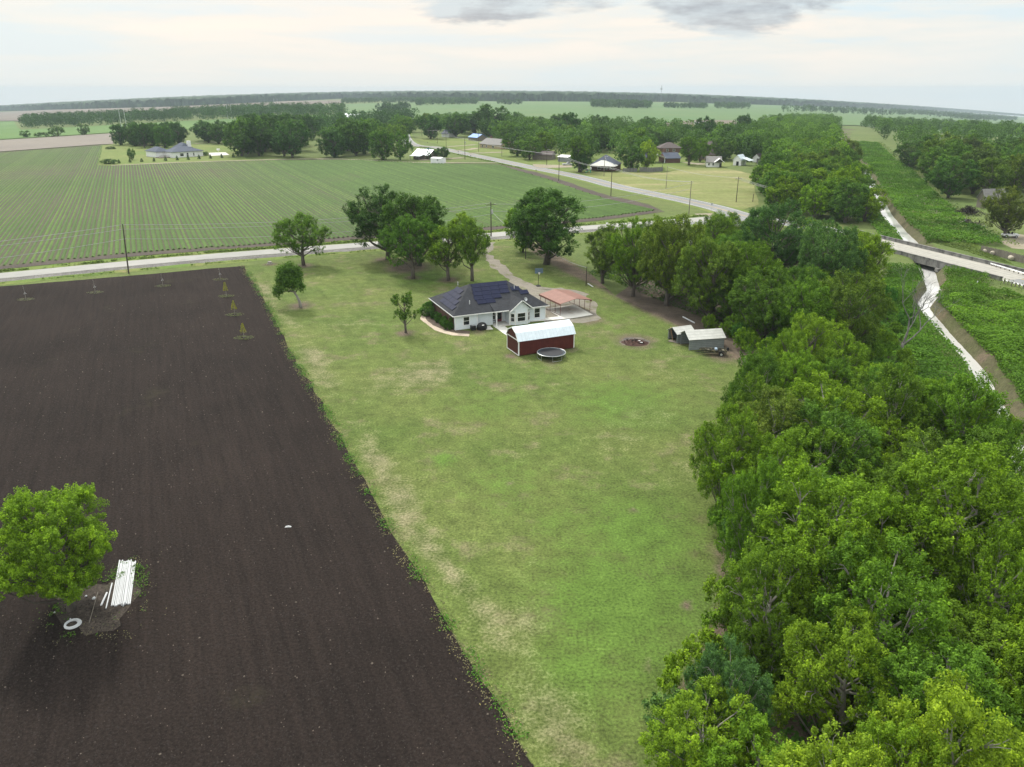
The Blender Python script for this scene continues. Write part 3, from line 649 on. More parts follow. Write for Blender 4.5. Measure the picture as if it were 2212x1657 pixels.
    for x, b in ((3.35, 2.5), (12.6, 5.0)):
        p = O + Vector((x, 0, 0)) + uf * b; MB().tube([p - Vector((0, 0, .1)), p + Vector((0, 0, .62))], .07).build('vent_pipe', MAT['pvc'], r)
    p = O2 + Vector((0, 9.2, 0)) + u2 * 5.2; MB().tube([p - Vector((0, 0, .1)), p + Vector((0, 0, .5))], .07).build('vent_pipe', MAT['pvc'], r)
    p = O + Vector((13.3, 0, 0)) + uf * 1.3; q = MB(); q.tube([p, p + Vector((0, -.1, .55))], .03)
    ds = []; c = p + Vector((0, -.18, .7)); ax = Vector((.35, -.85, .4)).normalized(); a = ax.cross(Vector((0, 0, 1))).normalized(); b_ = ax.cross(a)
    for i, (rr, dd) in enumerate(((.02, -.1), (.22, -.07), (.36, .0))):
        for j in range(12): ds.append(c + ax * dd + (a * math.cos(j * math.pi / 6) + b_ * math.sin(j * math.pi / 6)) * rr)
    q.add(ds, [(i * 12 + j, i * 12 + (j + 1) % 12, (i + 1) * 12 + (j + 1) % 12, (i + 1) * 12 + j) for i in range(2) for j in range(12)])
    q.build('satellite_dish', MAT['galv'], r)
    MB().box(16.91, 5.0, 0, 16.95, 7.0, 2.05).build('garage_door', MAT['white'], t)
    return t
farmhouse()

def to_local(o, rz, x, y):
    C, S = math.cos(-rz), math.sin(-rz); x -= o[0]; y -= o[1]; return (x * C - y * S, x * S + y * C)
def house(name, label, a, b, dep, eave, ridge, roof='gable', wallm='white', roofm='greyshingle', ax='x', ov=.4, wins=(), chimney=None, doors=(), group=None, cat='house', extra=None):
    """front wall from picture point a to b (its foot); local x along the front, y to the back"""
    A, B = at(*a), at(*b); L = math.hypot(B[0] - A[0], B[1] - A[1]); rz = math.atan2(B[1] - A[1], B[0] - A[0])
    t = thing(name, label, cat, (A[0], A[1], min(A[2], B[2])), rz, group)
    w = MB().box(0, 0, -.5, L, dep, eave)
    rise = ridge - eave
    if roof == 'gable':
        if ax == 'x': w.add([(0, .02, eave), (0, dep - .02, eave), (0, dep / 2, ridge - .08), (L, .02, eave), (L, dep - .02, eave), (L, dep / 2, ridge - .08)], [(0, 1, 2), (5, 4, 3), (0, 2, 5, 3), (1, 4, 5, 2), (0, 3, 4, 1)])
        else: w.add([(.02, 0, eave), (L - .02, 0, eave), (L / 2, 0, ridge - .08), (.02, dep, eave), (L - .02, dep, eave), (L / 2, dep, ridge - .08)], [(0, 1, 2), (5, 4, 3), (0, 2, 5, 3), (1, 4, 5, 2), (0, 3, 4, 1)])
    w.build('wall', MAT[wallm], t)
    r = MB()
    if roof == 'gable':
        e = rise / ((dep if ax == 'x' else L) / 2) * ov
        gable_roof(r, -ov, -ov, L + ov, dep + ov, eave - e + .12, ridge + .08, ax)
    else:
        h = min(L, dep) / 2
        if L >= dep: hip_roof(r, -ov, -ov, L + ov, dep + ov, eave + .1, (h, dep / 2), (L - h, dep / 2), ridge)
        else: hip_roof(r, -ov, -ov, L + ov, dep + ov, eave + .1, (L / 2, h), (L / 2, dep - h), ridge)
    ro = r.build('roof', MAT[roofm], t)
    for (s, z0, ww, hh) in wins: window(t, s * L, 0, z0, ww, hh)
    for (s, ww) in doors: MB().box(s * L, -.05, 0, s * L + ww, -.003, 2.1).build('door', MAT['glass'] if ww < 2 else MAT['white'], t)
    if chimney: MB().box(chimney[0] * L, chimney[1] * dep, eave, chimney[0] * L + 1.3, chimney[1] * dep + 1.0, chimney[2]).build('chimney', MAT[chimney[3]], ro)
    if extra: extra(t, L)
    return t

# the red lofted shed: gambrel end towards the left
def lofted_shed():
    A = (1.0, 110.5); B = (9.75, 114.5); rz = math.atan2(B[1] - A[1], B[0] - A[0]); L = math.hypot(B[0] - A[0], B[1] - A[1]); D = 4.25
    t = thing('lofted_shed', 'dark red lofted shed with a curved white metal roof and white corner boards', 'shed', (*A, .12), rz)
    prof = [(0, 0), (D, 0), (D, 2.35), (D - .75, 3.35), (D / 2, 3.95), (.75, 3.35), (0, 2.35)]
    n = len(prof); V = [(0, y, z) for y, z in prof] + [(L, y, z) for y, z in prof]
    MB().add(V, [tuple(range(n)), tuple(range(2 * n - 1, n - 1, -1))] + [(i, n + i, n + (i + 1) % n, (i + 1) % n) for i in range(n)]).build('wall', MAT['redwood'], t)
    top = [(-.16, 2.26), (.68, 3.42), (D / 2, 4.04), (D - .68, 3.42), (D + .16, 2.26)]; r = MB()
    for (a, b) in zip(top[:-1], top[1:]):
        r.slab([(-.15, a[0], a[1]), (L + .15, a[0], a[1]), (L + .15, b[0], b[1]), (-.15, b[0], b[1])], .04)
    r.build('roof', MAT['metalroof'], t)
    def trim(*b): MB().box(*b).build('corner_board', MAT['white'], t)
    for x in (-.03, L - .12):
        for y in (-.03, D - .12): trim(x, y, 0, x + .15, y + .15, 2.3)
    trim(-.035, .12, 2.26, -.003, D - .12, 2.40); trim(-.035, .12, 0, -.003, D - .12, .1)
    for x in (-.19, L + .155):
        tr = MB()
        for (a, b) in zip(top[:-1], top[1:]):
            d = Vector((0, b[0] - a[0], b[1] - a[1])); l = d.length; nn = Vector((0, -d.z, d.y)).normalized(); obox(tr, Vector((x, a[0], a[1])) - nn * .16, d, (1, 0, 0), nn, l, .035, .15)
        tr.build('barge_board', MAT['white'], t)
    sk = MB()
    sk.box(.1, .4, -.14, L - .1, .7, -.002).build('skid', MAT['wood'], t); MB().box(.1, D - .7, -.14, L - .1, D - .4, -.002).build('skid', MAT['wood'], t)
    return t
lofted_shed()
def carport():
    A = at(1210, 683); B = at(1274, 673.7); rz = math.atan2(B[1] - A[1], B[0] - A[0]); W = math.hypot(B[0] - A[0], B[1] - A[1]); D = 7.3
    t = thing('carport', 'open carport with a faded red steel roof on thin dark posts over the pale slab', 'carport', (A[0], A[1], .1), rz)
    E, Rg = 2.25, 2.85
    r = MB(); r.slab([(-.18, -.3, E), (W / 2, -.3, Rg), (W / 2, D + .3, Rg), (-.18, D + .3, E)], .05); r.slab([(W / 2, -.3, Rg), (W + .18, -.3, E), (W + .18, D + .3, E), (W / 2, D + .3, Rg)], .05)
    r.slab([(-.185, -.3, E - .32), (-.18, -.3, E), (-.18, D + .3, E), (-.185, D + .3, E - .32)], .04); r.slab([(W + .185, -.3, E - .32), (W + .18, -.3, E), (W + .18, D + .3, E), (W + .185, D + .3, E - .32)], .04)
    r.build('roof', MAT['redsteel'], t)
    for y in np.linspace(0, D, 5):
        for x in (0, W): MB().tube([(x, y, 0), (x, y, E - .1)], .045, 6).build('post', MAT['rust'], t)
        MB().tube([(0, y, E - .12), (W / 2, y, Rg - .1), (W, y, E - .12)], .04, 6).build('roof_bow', MAT['rust'], t)
    for x in (0, W): MB().tube([(x, 0, .06), (x, D, .06)], .035, 6).build('base_rail', MAT['rust'], t)
carport()

def gable_shed(name, label, fl, fr, dep, E, Rg, open_front=True, wallm='greymetal', roofm='greyroof'):
    """fl-fr: foot of the long side seen from the camera; open gable end at the left"""
    A, B = at(*fl), at(*fr); rz = math.atan2(B[1] - A[1], B[0] - A[0]); L = math.hypot(B[0] - A[0], B[1] - A[1])
    t = thing(name, label, 'shed', (A[0], A[1], .01), rz); w = MB(); th = .06
    w.box(0, 0, 0, L, th, E).box(0, dep - th, 0, L, dep, E)
    pr = [(th + .002, 0), (dep - th - .002, 0), (dep - th - .002, E), (dep / 2, Rg - .12), (th + .002, E)]
    n = 5; x0, x1 = L - th, L
    w.add([(x0, y, z) for y, z in pr] + [(x1, y, z) for y, z in pr], [tuple(range(n)), tuple(range(2 * n - 1, n - 1, -1))] + [(i, n + i, n + (i + 1) % n, (i + 1) % n) for i in range(n)])
    w.build('wall', MAT[wallm], t)
    gable_roof(MB(), -.2, -.2, L + .2, dep + .2, E - .02, Rg, 'x', .05).build('roof', MAT[roofm], t)
    f = MB()
    for y in (.08, dep - .16): f.box(.02, y, 0, .10, y + .08, E)
    obox(f, (.02, .1, E - .1), (0, dep / 2 - .1, Rg - E), (1, 0, 0), (0, -(Rg - E), dep / 2), math.hypot(dep / 2 - .1, Rg - E), .06, .07)
    obox(f, (.02, dep - .1, E - .1), (0, -(dep / 2 - .1), Rg - E), (1, 0, 0), (0, (Rg - E), dep / 2), math.hypot(dep / 2 - .1, Rg - E), .06, .07)
    f.build('frame', MAT['grey'], t)
    return t
gable_shed('metal_shed', 'grey sheet metal shed with open gable front, beside the boat trailer', (1488, 757), (1563, 752), 3.4, 1.75, 2.75)
gable_shed('metal_shed', 'smaller grey sheet metal lean shed half hidden behind the open metal shed', (1462, 742), (1498, 737), 2.6, 1.55, 2.35)
o = MB().box(0, 0, 0, .08, 2.2, 1.7).build('wooden_door', M('pale_orange_wood', (.42, .26, .16), .8, .2, 2.)); p = at(1453, 736); o.location = (p[0], p[1], .01); o.rotation_euler = (0, R(-14), R(-10))
tag(o, 'loose orange brown wooden door panel leaning at the smaller metal shed', 'door panel')
o = MB().box(0, 0, 0, 1.9, 1.1, .07).build('wooden_pallet', MAT['wood']); p = at(1447, 734); o.location = (p[0] - .5, p[1] - 1, .03); o.rotation_euler = (0, 0, R(-35)); tag(o, 'flat pale board lying on bare ground before the smaller metal shed', 'board')

# ---- small things round the house
def trampoline():
    p = at(1191.5, 776); r0 = 2.15
    t = thing('trampoline', 'round black trampoline with silver frame beside the red shed', 'trampoline', (p[0], p[1] + .8, .0))
    def ring(rr, z, rad, n=40): return [(rr * math.cos(2 * math.pi * i / n), rr * math.sin(2 * math.pi * i / n), z) for i in range(n + 1)]
    MB().add([(r0 * .80 * math.cos(a), r0 * .80 * math.sin(a), .83) for a in np.linspace(0, 2 * math.pi, 41)[:-1]] + [(r0 * .80 * math.cos(a), r0 * .80 * math.sin(a), .85) for a in np.linspace(0, 2 * math.pi, 41)[:-1]],
             [tuple(range(39, -1, -1)), tuple(range(40, 80))]).build('jumping_mat', MAT['mat'], t)
    V = []; n = 40
    for rr, z in ((r0 * .81, .84), (r0 * .97, .87), (r0 * .97, .82)): V += [(rr * math.cos(2 * math.pi * i / n), rr * math.sin(2 * math.pi * i / n), z) for i in range(n)]
    MB().add(V, [(k * n + i, k * n + (i + 1) % n, (k + 1) * n + (i + 1) % n, (k + 1) * n + i) for k in range(2) for i in range(n)]).build('spring_pad', M('dark_blue_pad', (.03, .045, .06), .6), t)
    MB().tube(ring(r0, .85, 0), .045, 6).build('rim', MAT['galv'], t)
    for k in range(4):
        a = k * math.pi / 2 + .4; q = MB(); c0, c1 = a - .36, a + .36
        q.tube([(r0 * math.cos(c0), r0 * math.sin(c0), .83), (r0 * math.cos(c0), r0 * math.sin(c0), .03), (r0 * math.cos(c1), r0 * math.sin(c1), .03), (r0 * math.cos(c1), r0 * math.sin(c1), .83)], .03, 6).build('leg', MAT['galv'], t)
trampoline()
def hoop():
    p = at(1163.5, 618.5)
    t = thing('basketball_hoop', 'portable basketball hoop with a dark backboard standing beside the gravel drive', 'basketball hoop', (p[0], p[1], 0), R(12))
    MB().box(-.45, -.35, 0, .45, .75, .16).build('base', MAT['black'], t, bevel=.04)
    MB().tube([(0, .35, .1), (0, .15, 2.2), (0, -.05, 3.1)], .05, 8).build('pole', MAT['black'], t)
    MB().box(-.85, -.16, 2.75, .85, -.11, 3.8).build('backboard', M('blue_grey_board', (.10, .15, .20), .4), t)
    MB().tube([(.23 * math.cos(a), -.42 + .23 * math.sin(a), 3.0) for a in np.linspace(0, 2 * math.pi, 15)], .015, 5).build('rim', MAT['redclay'], t)
    q = MB(); q.tube([(0, -.42, 2.98), (0, -.42, 2.6)], [.22, .12], 10, False); q.build('net', MAT['white'], t)
hoop()
def ac_unit(label, u, v, s=.8, cat='air conditioner'):
    p = at(u, v); t = thing('air_conditioner', label, cat, (p[0], p[1], .05), R(23), None)
    MB().box(-s / 2, -s / 2, 0, s / 2, s / 2, s * .95).build('cabinet', MAT['black'], t, bevel=.04)
    MB().tube([(0, 0, s * .952), (0, 0, s * .985)], s * .4, 16).build('fan_guard', MAT['grey'], t)
ac_unit('dark air conditioner unit under the left front window of the ranch house', 1022, 713)
def grill():
    p = at(1041, 712); t = thing('covered_grill', 'rounded black covered grill at the recessed front wall of the ranch house', 'grill', (p[0], p[1], .03), R(23))
    V = []; n = 14
    for rr, z in ((.78, 0), (.85, .35), (.80, .8), (.6, 1.1), (.25, 1.22)): V += [(rr * math.cos(2 * math.pi * i / n) * (1.05 + .08 * math.sin(3 * i)), rr * .8 * math.sin(2 * math.pi * i / n), z) for i in range(n)]
    MB().add(V, [(k * n + i, k * n + (i + 1) % n, (k + 1) * n + (i + 1) % n, (k + 1) * n + i) for k in range(4) for i in range(n)] + [tuple(4 * n + i for i in range(n))]).build('cover', MAT['black'], t, smooth=True)
    MB().box(-.25, -.86, .9, .1, -.7, 1.02).build('handle', MAT['white'], t)
grill()
def chair(u, v, mat_, label, rz):
    p = at(u, v); t = thing('garden_chair', label, 'chair', (p[0], p[1], .02), rz)
    MB().box(-.26, -.25, .40, .26, .25, .44).build('seat', mat_, t)
    obox(MB(), (-.26, .24, .44), (1, 0, 0), (0, .25, 1), (0, -1, .25), .52, .55, .04).build('backrest', mat_, t)
    for x in (-.24, .2):
        for y in (-.23, .19): MB().box(x, y, 0, x + .04, y + .04, .40).build('leg', mat_, t)
    for x in (-.28, .24): MB().box(x, -.24, .60, x + .05, .26, .64).build('armrest', mat_, t)
chair(1135, 698, MAT['blue'], 'blue plastic garden chair beside the bay window of the ranch house', R(40))
chair(1067, 697, MAT['black'], 'dark garden chair on the porch of the ranch house', R(20))
for i, (u, v) in enumerate([(1059.5, 706.5), (1061.5, 709), (1064, 711.5)]):
    p = at(u, v); o = MB().box(-.65, -.25, 0, .65, .25, .07).build('stepping_stone', MAT['concrete'], bevel=.02); o.location = (p[0] - .6, p[1], .05 - .012 * i); o.rotation_euler = (0, 0, R(8))
    tag(o, ['pale stepping stone nearest to the porch of the ranch house', 'middle one of three pale stepping stones before the porch', 'pale stepping stone farthest from the porch, nearest the lawn'][i], 'stepping stone', 'stepping stones before the porch')
def boat_trailer():
    p = at(1540, 766); rz = R(-6)
    t = thing('boat_trailer', 'small black boat trailer with wheels parked in front of the grey metal shed', 'trailer', (p[0], p[1], 0), rz)
    f = MB(); f.tube([(-2.6, 0, .45), (-1.2, -.5, .45), (1.9, -.55, .45)], .05, 6); f.tube([(-2.6, 0, .45), (-1.2, .5, .45), (1.9, .55, .45)], .05, 6); f.tube([(1.1, -.75, .33), (1.1, .75, .33)], .04, 6); f.tube([(-.9, -.5, .45), (-.9, .5, .45)], .04, 6); f.tube([(1.9, -.55, .45), (1.9, .55, .45)], .04, 6)
    f.build('frame', MAT['black'], t)
    for y in (-.82, .82):
        w = MB().tube([(1.1, y - .1, .33), (1.1, y + .1, .33)], .33, 18).build('wheel', MAT['rubber'], t)
        MB().tube([(1.1, y - .112, .33), (1.1, y + .112, .33)], .19, 14).build('rim', MAT['galv'], w)
        obox(MB(), (.62, y - .13, .72), (1, 0, 0), (0, 1, 0), (0, 0, 1), .96, .26, .05).build('fender', MAT['black'], t)
    b = thing('jon_boat', 'small camouflaged flat bottom boat on the black trailer', 'boat', (p[0], p[1], 0), rz)
    secs = [(-2.1, .20, .95, .80), (-1.6, .48, .95, .58), (-.6, .62, .92, .54), (.8, .66, .92, .52), (1.95, .62, .94, .54)]
    V = []
    for x, w_, zt, zb in secs: V += [(x, -w_, zt), (x, -w_ * .8, zb), (x, w_ * .8, zb), (x, w_, zt), (x, w_ - .06, zt), (x, w_ * .74, zb + .06), (x, -w_ * .74, zb + .06), (x, -w_ + .06, zt)]
    k = 8; n = len(secs); Fs = [(i * k + j, i * k + (j + 1) % k, (i + 1) * k + (j + 1) % k, (i + 1) * k + j) for i in range(n - 1) for j in range(k)] + [tuple(range(k)), tuple((n - 1) * k + j for j in range(k))]
    MB().add(V, Fs).build('hull', MAT['camo'], b)
    for x in (-.9, .3, 1.3): MB().box(x, -.56, .74, x + .3, .56, .80).build('bench', MAT['camo'], b)
    o = MB().box(-.05, -.3, .80, .32, .3, 1.08).build('seat_cushion', M('pale_blue_vinyl', (.32, .42, .52), .5), b, bevel=.04); o.location = (.25, 0, 0)
    MB().box(1.98, -.2, .72, 2.3, .2, 1.22).build('outboard_motor', MAT['black'], b, bevel=.06)
boat_trailer()
def fire_pile():
    p = at(1372, 741); t = thing('burn_pile', 'heap of charred red brown debris in the ash ring on the lawn', 'burn pile', (p[0], p[1], .01))
    q = MB(); n = 16; V = [(0, 0, .55)]
    for rr, z in ((.7, .45), (1.25, .22), (1.75, 0)):
        V += [(rr * 1.25 * math.cos(2 * math.pi * i / n) * RNG.uniform(.85, 1.12), rr * math.sin(2 * math.pi * i / n) * RNG.uniform(.85, 1.12), z * RNG.uniform(.7, 1.25)) for i in range(n)]
    q.add(V, [(0, 1 + i, 1 + (i + 1) % n) for i in range(n)] + [(1 + k * n + i, 1 + (k + 1) * n + i, 1 + (k + 1) * n + (i + 1) % n, 1 + k * n + (i + 1) % n) for k in range(2) for i in range(n)]).build('ash_heap', MAT['redclay'], t)
    q = MB()
    for i in range(26):
        a, r_ = RNG.uniform(0, 6.3), RNG.uniform(0, 1.5); c = Vector((r_ * 1.2 * math.cos(a), r_ * math.sin(a), .5 * (1 - r_ / 1.9))); d = Vector((RNG.normal(), RNG.normal(), RNG.normal() * .3)).normalized() * RNG.uniform(.25, .7)
        q.tube([c - d, c + d + Vector((0, 0, .08))], RNG.uniform(.025, .07), 5)
    q.build('charred_branch', MAT['char'], t)
    MB().box(.2, -.5, .42, .75, -.2, .5, .5).box(.6, -.85, .3, 1.15, -.6, .36, -.3).build('white_scrap', MAT['pvc'], t)
fire_pile()
def lying(name, label, cat, a, b, rad, mat_, z=None, n=8, group=None):
    A, B = at(*a), at(*b); L = math.hypot(B[0] - A[0], B[1] - A[1]); rz = math.atan2(B[1] - A[1], B[0] - A[0])
    o = MB().tube([(0, 0, 0), (L * .5, 0, 0), (L, 0, 0)], rad, n).build(name, mat_); o.location = (A[0], A[1], (rad + .03) if z is None else z); o.rotation_euler = (0, 0, rz); return tag(o, label, cat, group)
lying('plastic_pipe', 'long white pipe lying along the wood edge behind the metal sheds', 'pipe', (1475, 686), (1500, 699), .11, MAT['pvc'])
lying('plastic_pipe', 'short white pipe lying under the trees right of the carport', 'pipe', (1270, 614), (1281, 621), .10, MAT['pvc'])
# the bundle of white pipes by the near tree
for i in range(15):
    f = (i % 12) / 11.; top = i >= 12
    if top: f = (i - 12 + 6.2) / 11.
    a = (241.5 + (281 - 241.5) * f, 1311.5 - 3.5 * f + RNG.uniform(-2.5, 2.5)); b = (259 + (293 - 259) * f, 1212.5 + 3.5 * f + RNG.uniform(-2, 2))
    lying('plastic_pipe', 'long white plastic pipe in the bundle beside the tree in the tilled field', 'pipe', a, b, .052, MAT['pvc'], z=(.185 if top else .09), n=10, group='bundle of white pipes by the field tree')
lying('plastic_pipe', 'thin white pipe lying beside the bundle, its far end under the tree', 'pipe', (229.5, 1316), (242.5, 1262), .055, MAT['pvc'], z=.095)
lying('plastic_pipe', 'short thick white pipe left of the bundle, on bare ground', 'pipe', (219, 1310), (231.5, 1283), .075, MAT['pvc'], z=.115)
lying('wooden_stick', 'thin brown stick lying on the bare ground left of the pipes', 'stick', (193, 1347), (212, 1280), .03, MAT['wood'], z=.07)
def coil():
    p = at(155.5, 1350); t = thing('hose_coil', 'coil of white hose on the bare ground under the field tree', 'hose', (p[0], p[1], .03))
    for i, (rr, z) in enumerate(((.42, .05), (.50, .05), (.46, .13), (.53, .12), (.57, .05))):
        MB().tube([(rr * math.cos(a) + .02 * i, rr * math.sin(a), z) for a in np.linspace(0, 2 * math.pi, 25)], .045, 6).build('loop', MAT['pvc'], t)
coil()
def rock(u, v, s, label):
    p = at(u, v); bm = bmesh.new(); bmesh.ops.create_icosphere(bm, subdivisions=2, radius=s)
    for w in bm.verts: w.co *= 1 + .35 * (math.sin(w.co.x * 9 / s * .3 + 1) * math.cos(w.co.y * 7 / s * .3)); w.co.z *= .6
    me = bpy.data.meshes.new('stone'); bm.to_mesh(me); bm.free(); me.materials.append(MAT['pvc']); o = link('stone', me); o.location = (p[0], p[1], .03 + s * .3); tag(o, label, 'stone')
rock(203, 1294, .16, 'white stone on the bare ground right of the field tree trunk')
rock(186, 1289, .10, 'small white stone behind the white stone near the field tree trunk')
rock(118, 1324, .09, 'small pale stone at the left rim of the bare ground under the field tree')
rock(152, 1338, .07, 'tiny pale stone just behind the hose coil')
def debris():
    p = at(622, 1140); o = MB().add([(-.3, -.05, 0), (.3, 0, 0), (.32, .1, .05), (.05, .16, .1), (-.2, .1, .08), (0, .04, .14)], [(0, 1, 5), (1, 2, 5), (2, 3, 5), (3, 4, 5), (4, 0, 5), (0, 4, 3, 2, 1)]).build('plastic_scrap', MAT['pvc']); o.location = (p[0], p[1], .05)
    tag(o, 'small white plastic scrap alone on the tilled field', 'litter')
debris()
p = at(583, 570); t = thing('tree_stump', 'pale cut stump in a bare ring at the corner of the lawn near the road', 'stump', (p[0], p[1], 0))
MB().tube([(0, 0, 0), (0, 0, .3), (.02, 0, .55)], [.65, .5, .45], 11).build('stump_wood', PALEBARK, t)
for k in range(3):
    a = k * 2.1; MB().tube([(0, 0, .18), (.6 * math.cos(a), .6 * math.sin(a), .1), (1.1 * math.cos(a), 1.1 * math.sin(a), .0)], [.16, .1, .04], 6).build('root', PALEBARK, t)

# ------------------------------------------------------------------ bridge over the creek
def bridge():
    rz = math.atan2(BR_D[1], BR_D[0]); c = BR_0
    t = thing('concrete_bridge', 'weathered concrete road bridge crossing the creek, with solid low parapets', 'bridge', (c[0], c[1], 0), rz)
    x0, x1, W = -16, 40.5, 5.35
    MB().box(x0, -W, -.75, x1, W, .06).build('deck', MAT['deckconc'], t)
    for y in (-W - .35, W + .002):
        p = MB(); p.box(x0, y, -.85, x1, y + .348, .80); p.box(x0 - .1, y - .06, .802, x1 + .1, y + .41, .92)
        po = p.build('parapet', MAT['conc_old'], t)
        q = MB()
        for k in range(15): q.box(x0 + 1.5 + k * 3.8, y - .05, -.6, x0 + 1.75 + k * 3.8, y - .003, .6)
        if y < 0: q.build('rib', MAT['conc_old'], po)
    for x in (4, 24):
        pr = MB(); pr.box(x - .5, -W - 1.0, -1.55, x + .5, W + 1.0, -.755)
        po = pr.build('pier_cap', MAT['conc_old'], t)
        for y in (-W - .3, -2, 2, W + .3): MB().box(x - .28, y - .28, -6.0, x + .28, y + .28, -1.552).build('column', MAT['conc_old'], po)
    q = MB()
    for y in (-2.6, -.85, .85, 2.6): q.box(x0, y - .35, .075, x1, y + .35, .079)
    q.build('wheel_track', M('dark_wheel_wear', (.31, .30, .27), .8, .15, .6), t)
bridge()
def guardrail(label, a, b, n, inward):
    A, B = at(*a), at(*b); L = math.hypot(B[0] - A[0], B[1] - A[1]); rz = math.atan2(B[1] - A[1], B[0] - A[0])
    t = thing('guardrail', label, 'guardrail', (A[0], A[1], 0), rz)
    prof = [(0, .45), (.06, .50), (.0, .56), (.0, .62), (.06, .68), (0, .75), (.03, .75), (.09, .68), (.03, .62), (.03, .56), (.09, .50), (.03, .45)]
    k = len(prof); MB().add([(0, y, z) for y, z in prof] + [(L, y, z) for y, z in prof], [(i, k + i, k + (i + 1) % k, (i + 1) % k) for i in range(k)]).build('rail', MAT['galv'], t)
    for i in range(n):
        x = .4 + i * (L - .8) / (n - 1); MB().box(x - .08, -.19 if inward else .095, -.2, x + .08, -.01 if inward else .27, .78).build('post', MAT['wood'], t)
guardrail('galvanised guardrail on the near side of the road, running off the bridge parapet', (2166, 611), (2275, 642), 13, True)
guardrail('galvanised guardrail on the far side of the road past the bridge', (2138, 574), (2275, 615), 14, False)
p = at(2102, 622); o = MB().box(-.06, -.06, 0, .06, .06, 1.9).build('marker_post', MAT['pvc']); o.location = (p[0], p[1], -.3); o.rotation_euler = (0, R(22), 0); tag(o, 'leaning white marker post in the grass below the bridge end', 'post')

# ------------------------------------------------------------------ utility poles and wires
POLE = {}
def pole(key, label, base, vtop, arm=0., trans=False, lamp=False, mat_='polewood', rad=.15, lean=0., group='utility poles'):
    B = at(*base); h = hz(B[0], B[1], vtop) - B[2]
    t = thing('utility_pole', label, 'utility pole', B, 0, group)
    MB().tube([(0, 0, -.3), (lean * .5, 0, h * .5), (lean, 0, h)], [rad, rad * .85, rad * .65], 8).build('pole', MAT[mat_], t)
    if arm: MB().box(-arm, -.06, h - .75, arm, .06, h - .6, R(20)).build('crossarm', MAT[mat_], t); 
    if arm:
        for s in (-.9, 0, .9): MB().tube([(s * arm * .94, s * arm * .34, h - .6), (s * arm * .94, s * arm * .34, h - .42)], .05, 6).build('insulator', MAT['white'], t)
    if trans: MB().tube([(.32, -.1, h - 3.1), (.32, -.1, h - 2.0)], .24, 10).build('transformer', MAT['galv'], t)
    if lamp:
        MB().tube([(0, 0, h - .8), (.6, -.2, h - .5), (1.1, -.4, h - .5)], .035, 5).build('lamp_arm', MAT['galv'], t); MB().box(.95, -.55, h - .62, 1.45, -.28, h - .45).build('lamp_head', MAT['galv'], t)
    POLE[key] = (B[0] + lean, B[1], B[2] + h)
pole('L', 'tall dark pole beside the country road at the tilled field', (278, 590.5), 484, rad=.17, lean=.6)
pole('C', 'pole with crossarm and grey transformer behind the lawn trees', (1061, 511), 437, arm=1.3, trans=True, rad=.17)
pole('D', 'slim pole beside the dark tree at the drive entrance', (1135.5, 559.5), 497, rad=.12)
pole('E', 'short thin pole on the lawn edge right of the gravel drive', (1266, 617.5), 577, rad=.09)
pole('H1', 'dark pole at the field side of the highway, right of the big dark tree', (1319.5, 424), 362, arm=.9)
pole('H2', 'grey pole at the road junction beside the green island', (1488, 462), 391, mat_='wood', rad=.14)
pole('H3', 'dark pole with crossarm alone in the dry meadow', (1590, 437), 382, arm=1.3)
pole('H4', 'grey pole with crossarm in front of the corridor trees', (1794, 468), 420, arm=1.3, mat_='wood')
pole('H5', 'dark pole at the field edge above the big dark tree', (1207, 391), 333)
pole('V1', 'grey pole with a lamp in front of the house with the blue roof', (1304.6, 381), 335, mat_='wood', lamp=True)
pole('V2', 'thin pole in the meadow beside the end of the board fence', (1438.5, 408), 359, mat_='wood', rad=.12)
pole('V3', 'pole with a white lamp beside the white carport', (1181, 357), 321, lamp=True)
pole('V4', 'dark pole beside the highway with a white meter box, right of the round dark tree', (1004.5, 344.5), 298, trans=True)
pole('V5', 'thin pole in front of the grey roofed house', (1034, 328.5), 288, rad=.12)
pole('V6', 'pair pole nearest the highway bend, left of the paved drive loop', (964, 319.5), 284, rad=.13)
pole('V7', 'thin pole in the lawn left of the dark trees along the highway', (945, 310.5), 280, rad=.12)
pole('V8', 'pole at the far end of the highway before the grove', (911.5, 294.5), 276, rad=.13)
pole('V9', 'grey pole right of the grey roofed house', (1084, 338.5), 305, mat_='wood', rad=.13)
pole('V10', 'short dark pole half hidden at the wood edge right of the dry meadow', (1626, 436), 419, rad=.14)
def wire(a, b, sag, label, dz=0., da=0., group=None, r=.042):
    A = Vector(a) + Vector((da, da * .35, dz)); B = Vector(b) + Vector((da, da * .35, dz)); n = 16
    P = [A + (B - A) * (i / n) - Vector((0, 0, sag * 4 * (i / n) * (1 - i / n))) for i in range(n + 1)]
    o = MB().tube(P, r, 4, False).build('power_line', MAT['wire']); tag(o, label, 'power line', group)
Lp, Cp = POLE['L'], POLE['C']; off = (Lp[0] - (Cp[0] - Lp[0]) * .9, Lp[1] - (Cp[1] - Lp[1]) * .9 - 6, Lp[2])
for dz, s in ((-.15, 1.6), (-1.1, 1.5), (-3.2, 1.9)):
    nm = {-.15: 'topmost', -1.1: 'middle', -3.2: 'lowest'}[dz]
    wire(Lp, Cp, s, f'{nm} wire from the tall roadside pole to the transformer pole', dz, 0, 'wires along the country road')
    wire(off, Lp, s, f'{nm} wire running off the tall roadside pole to the left edge', dz, 0, 'wires along the country road')
wire(Cp, POLE['H2'], 2.0, 'upper wire from the transformer pole across to the junction pole', -.5, .9, 'wires along the country road')
wire(Cp, POLE['H2'], 2.0, 'lower wire from the transformer pole across to the junction pole', -2.4, 0, 'wires along the country road')
wire(POLE['D'], POLE['E'], 1.3, 'thin service wire sagging from the drive pole to the short lawn pole', -.1)
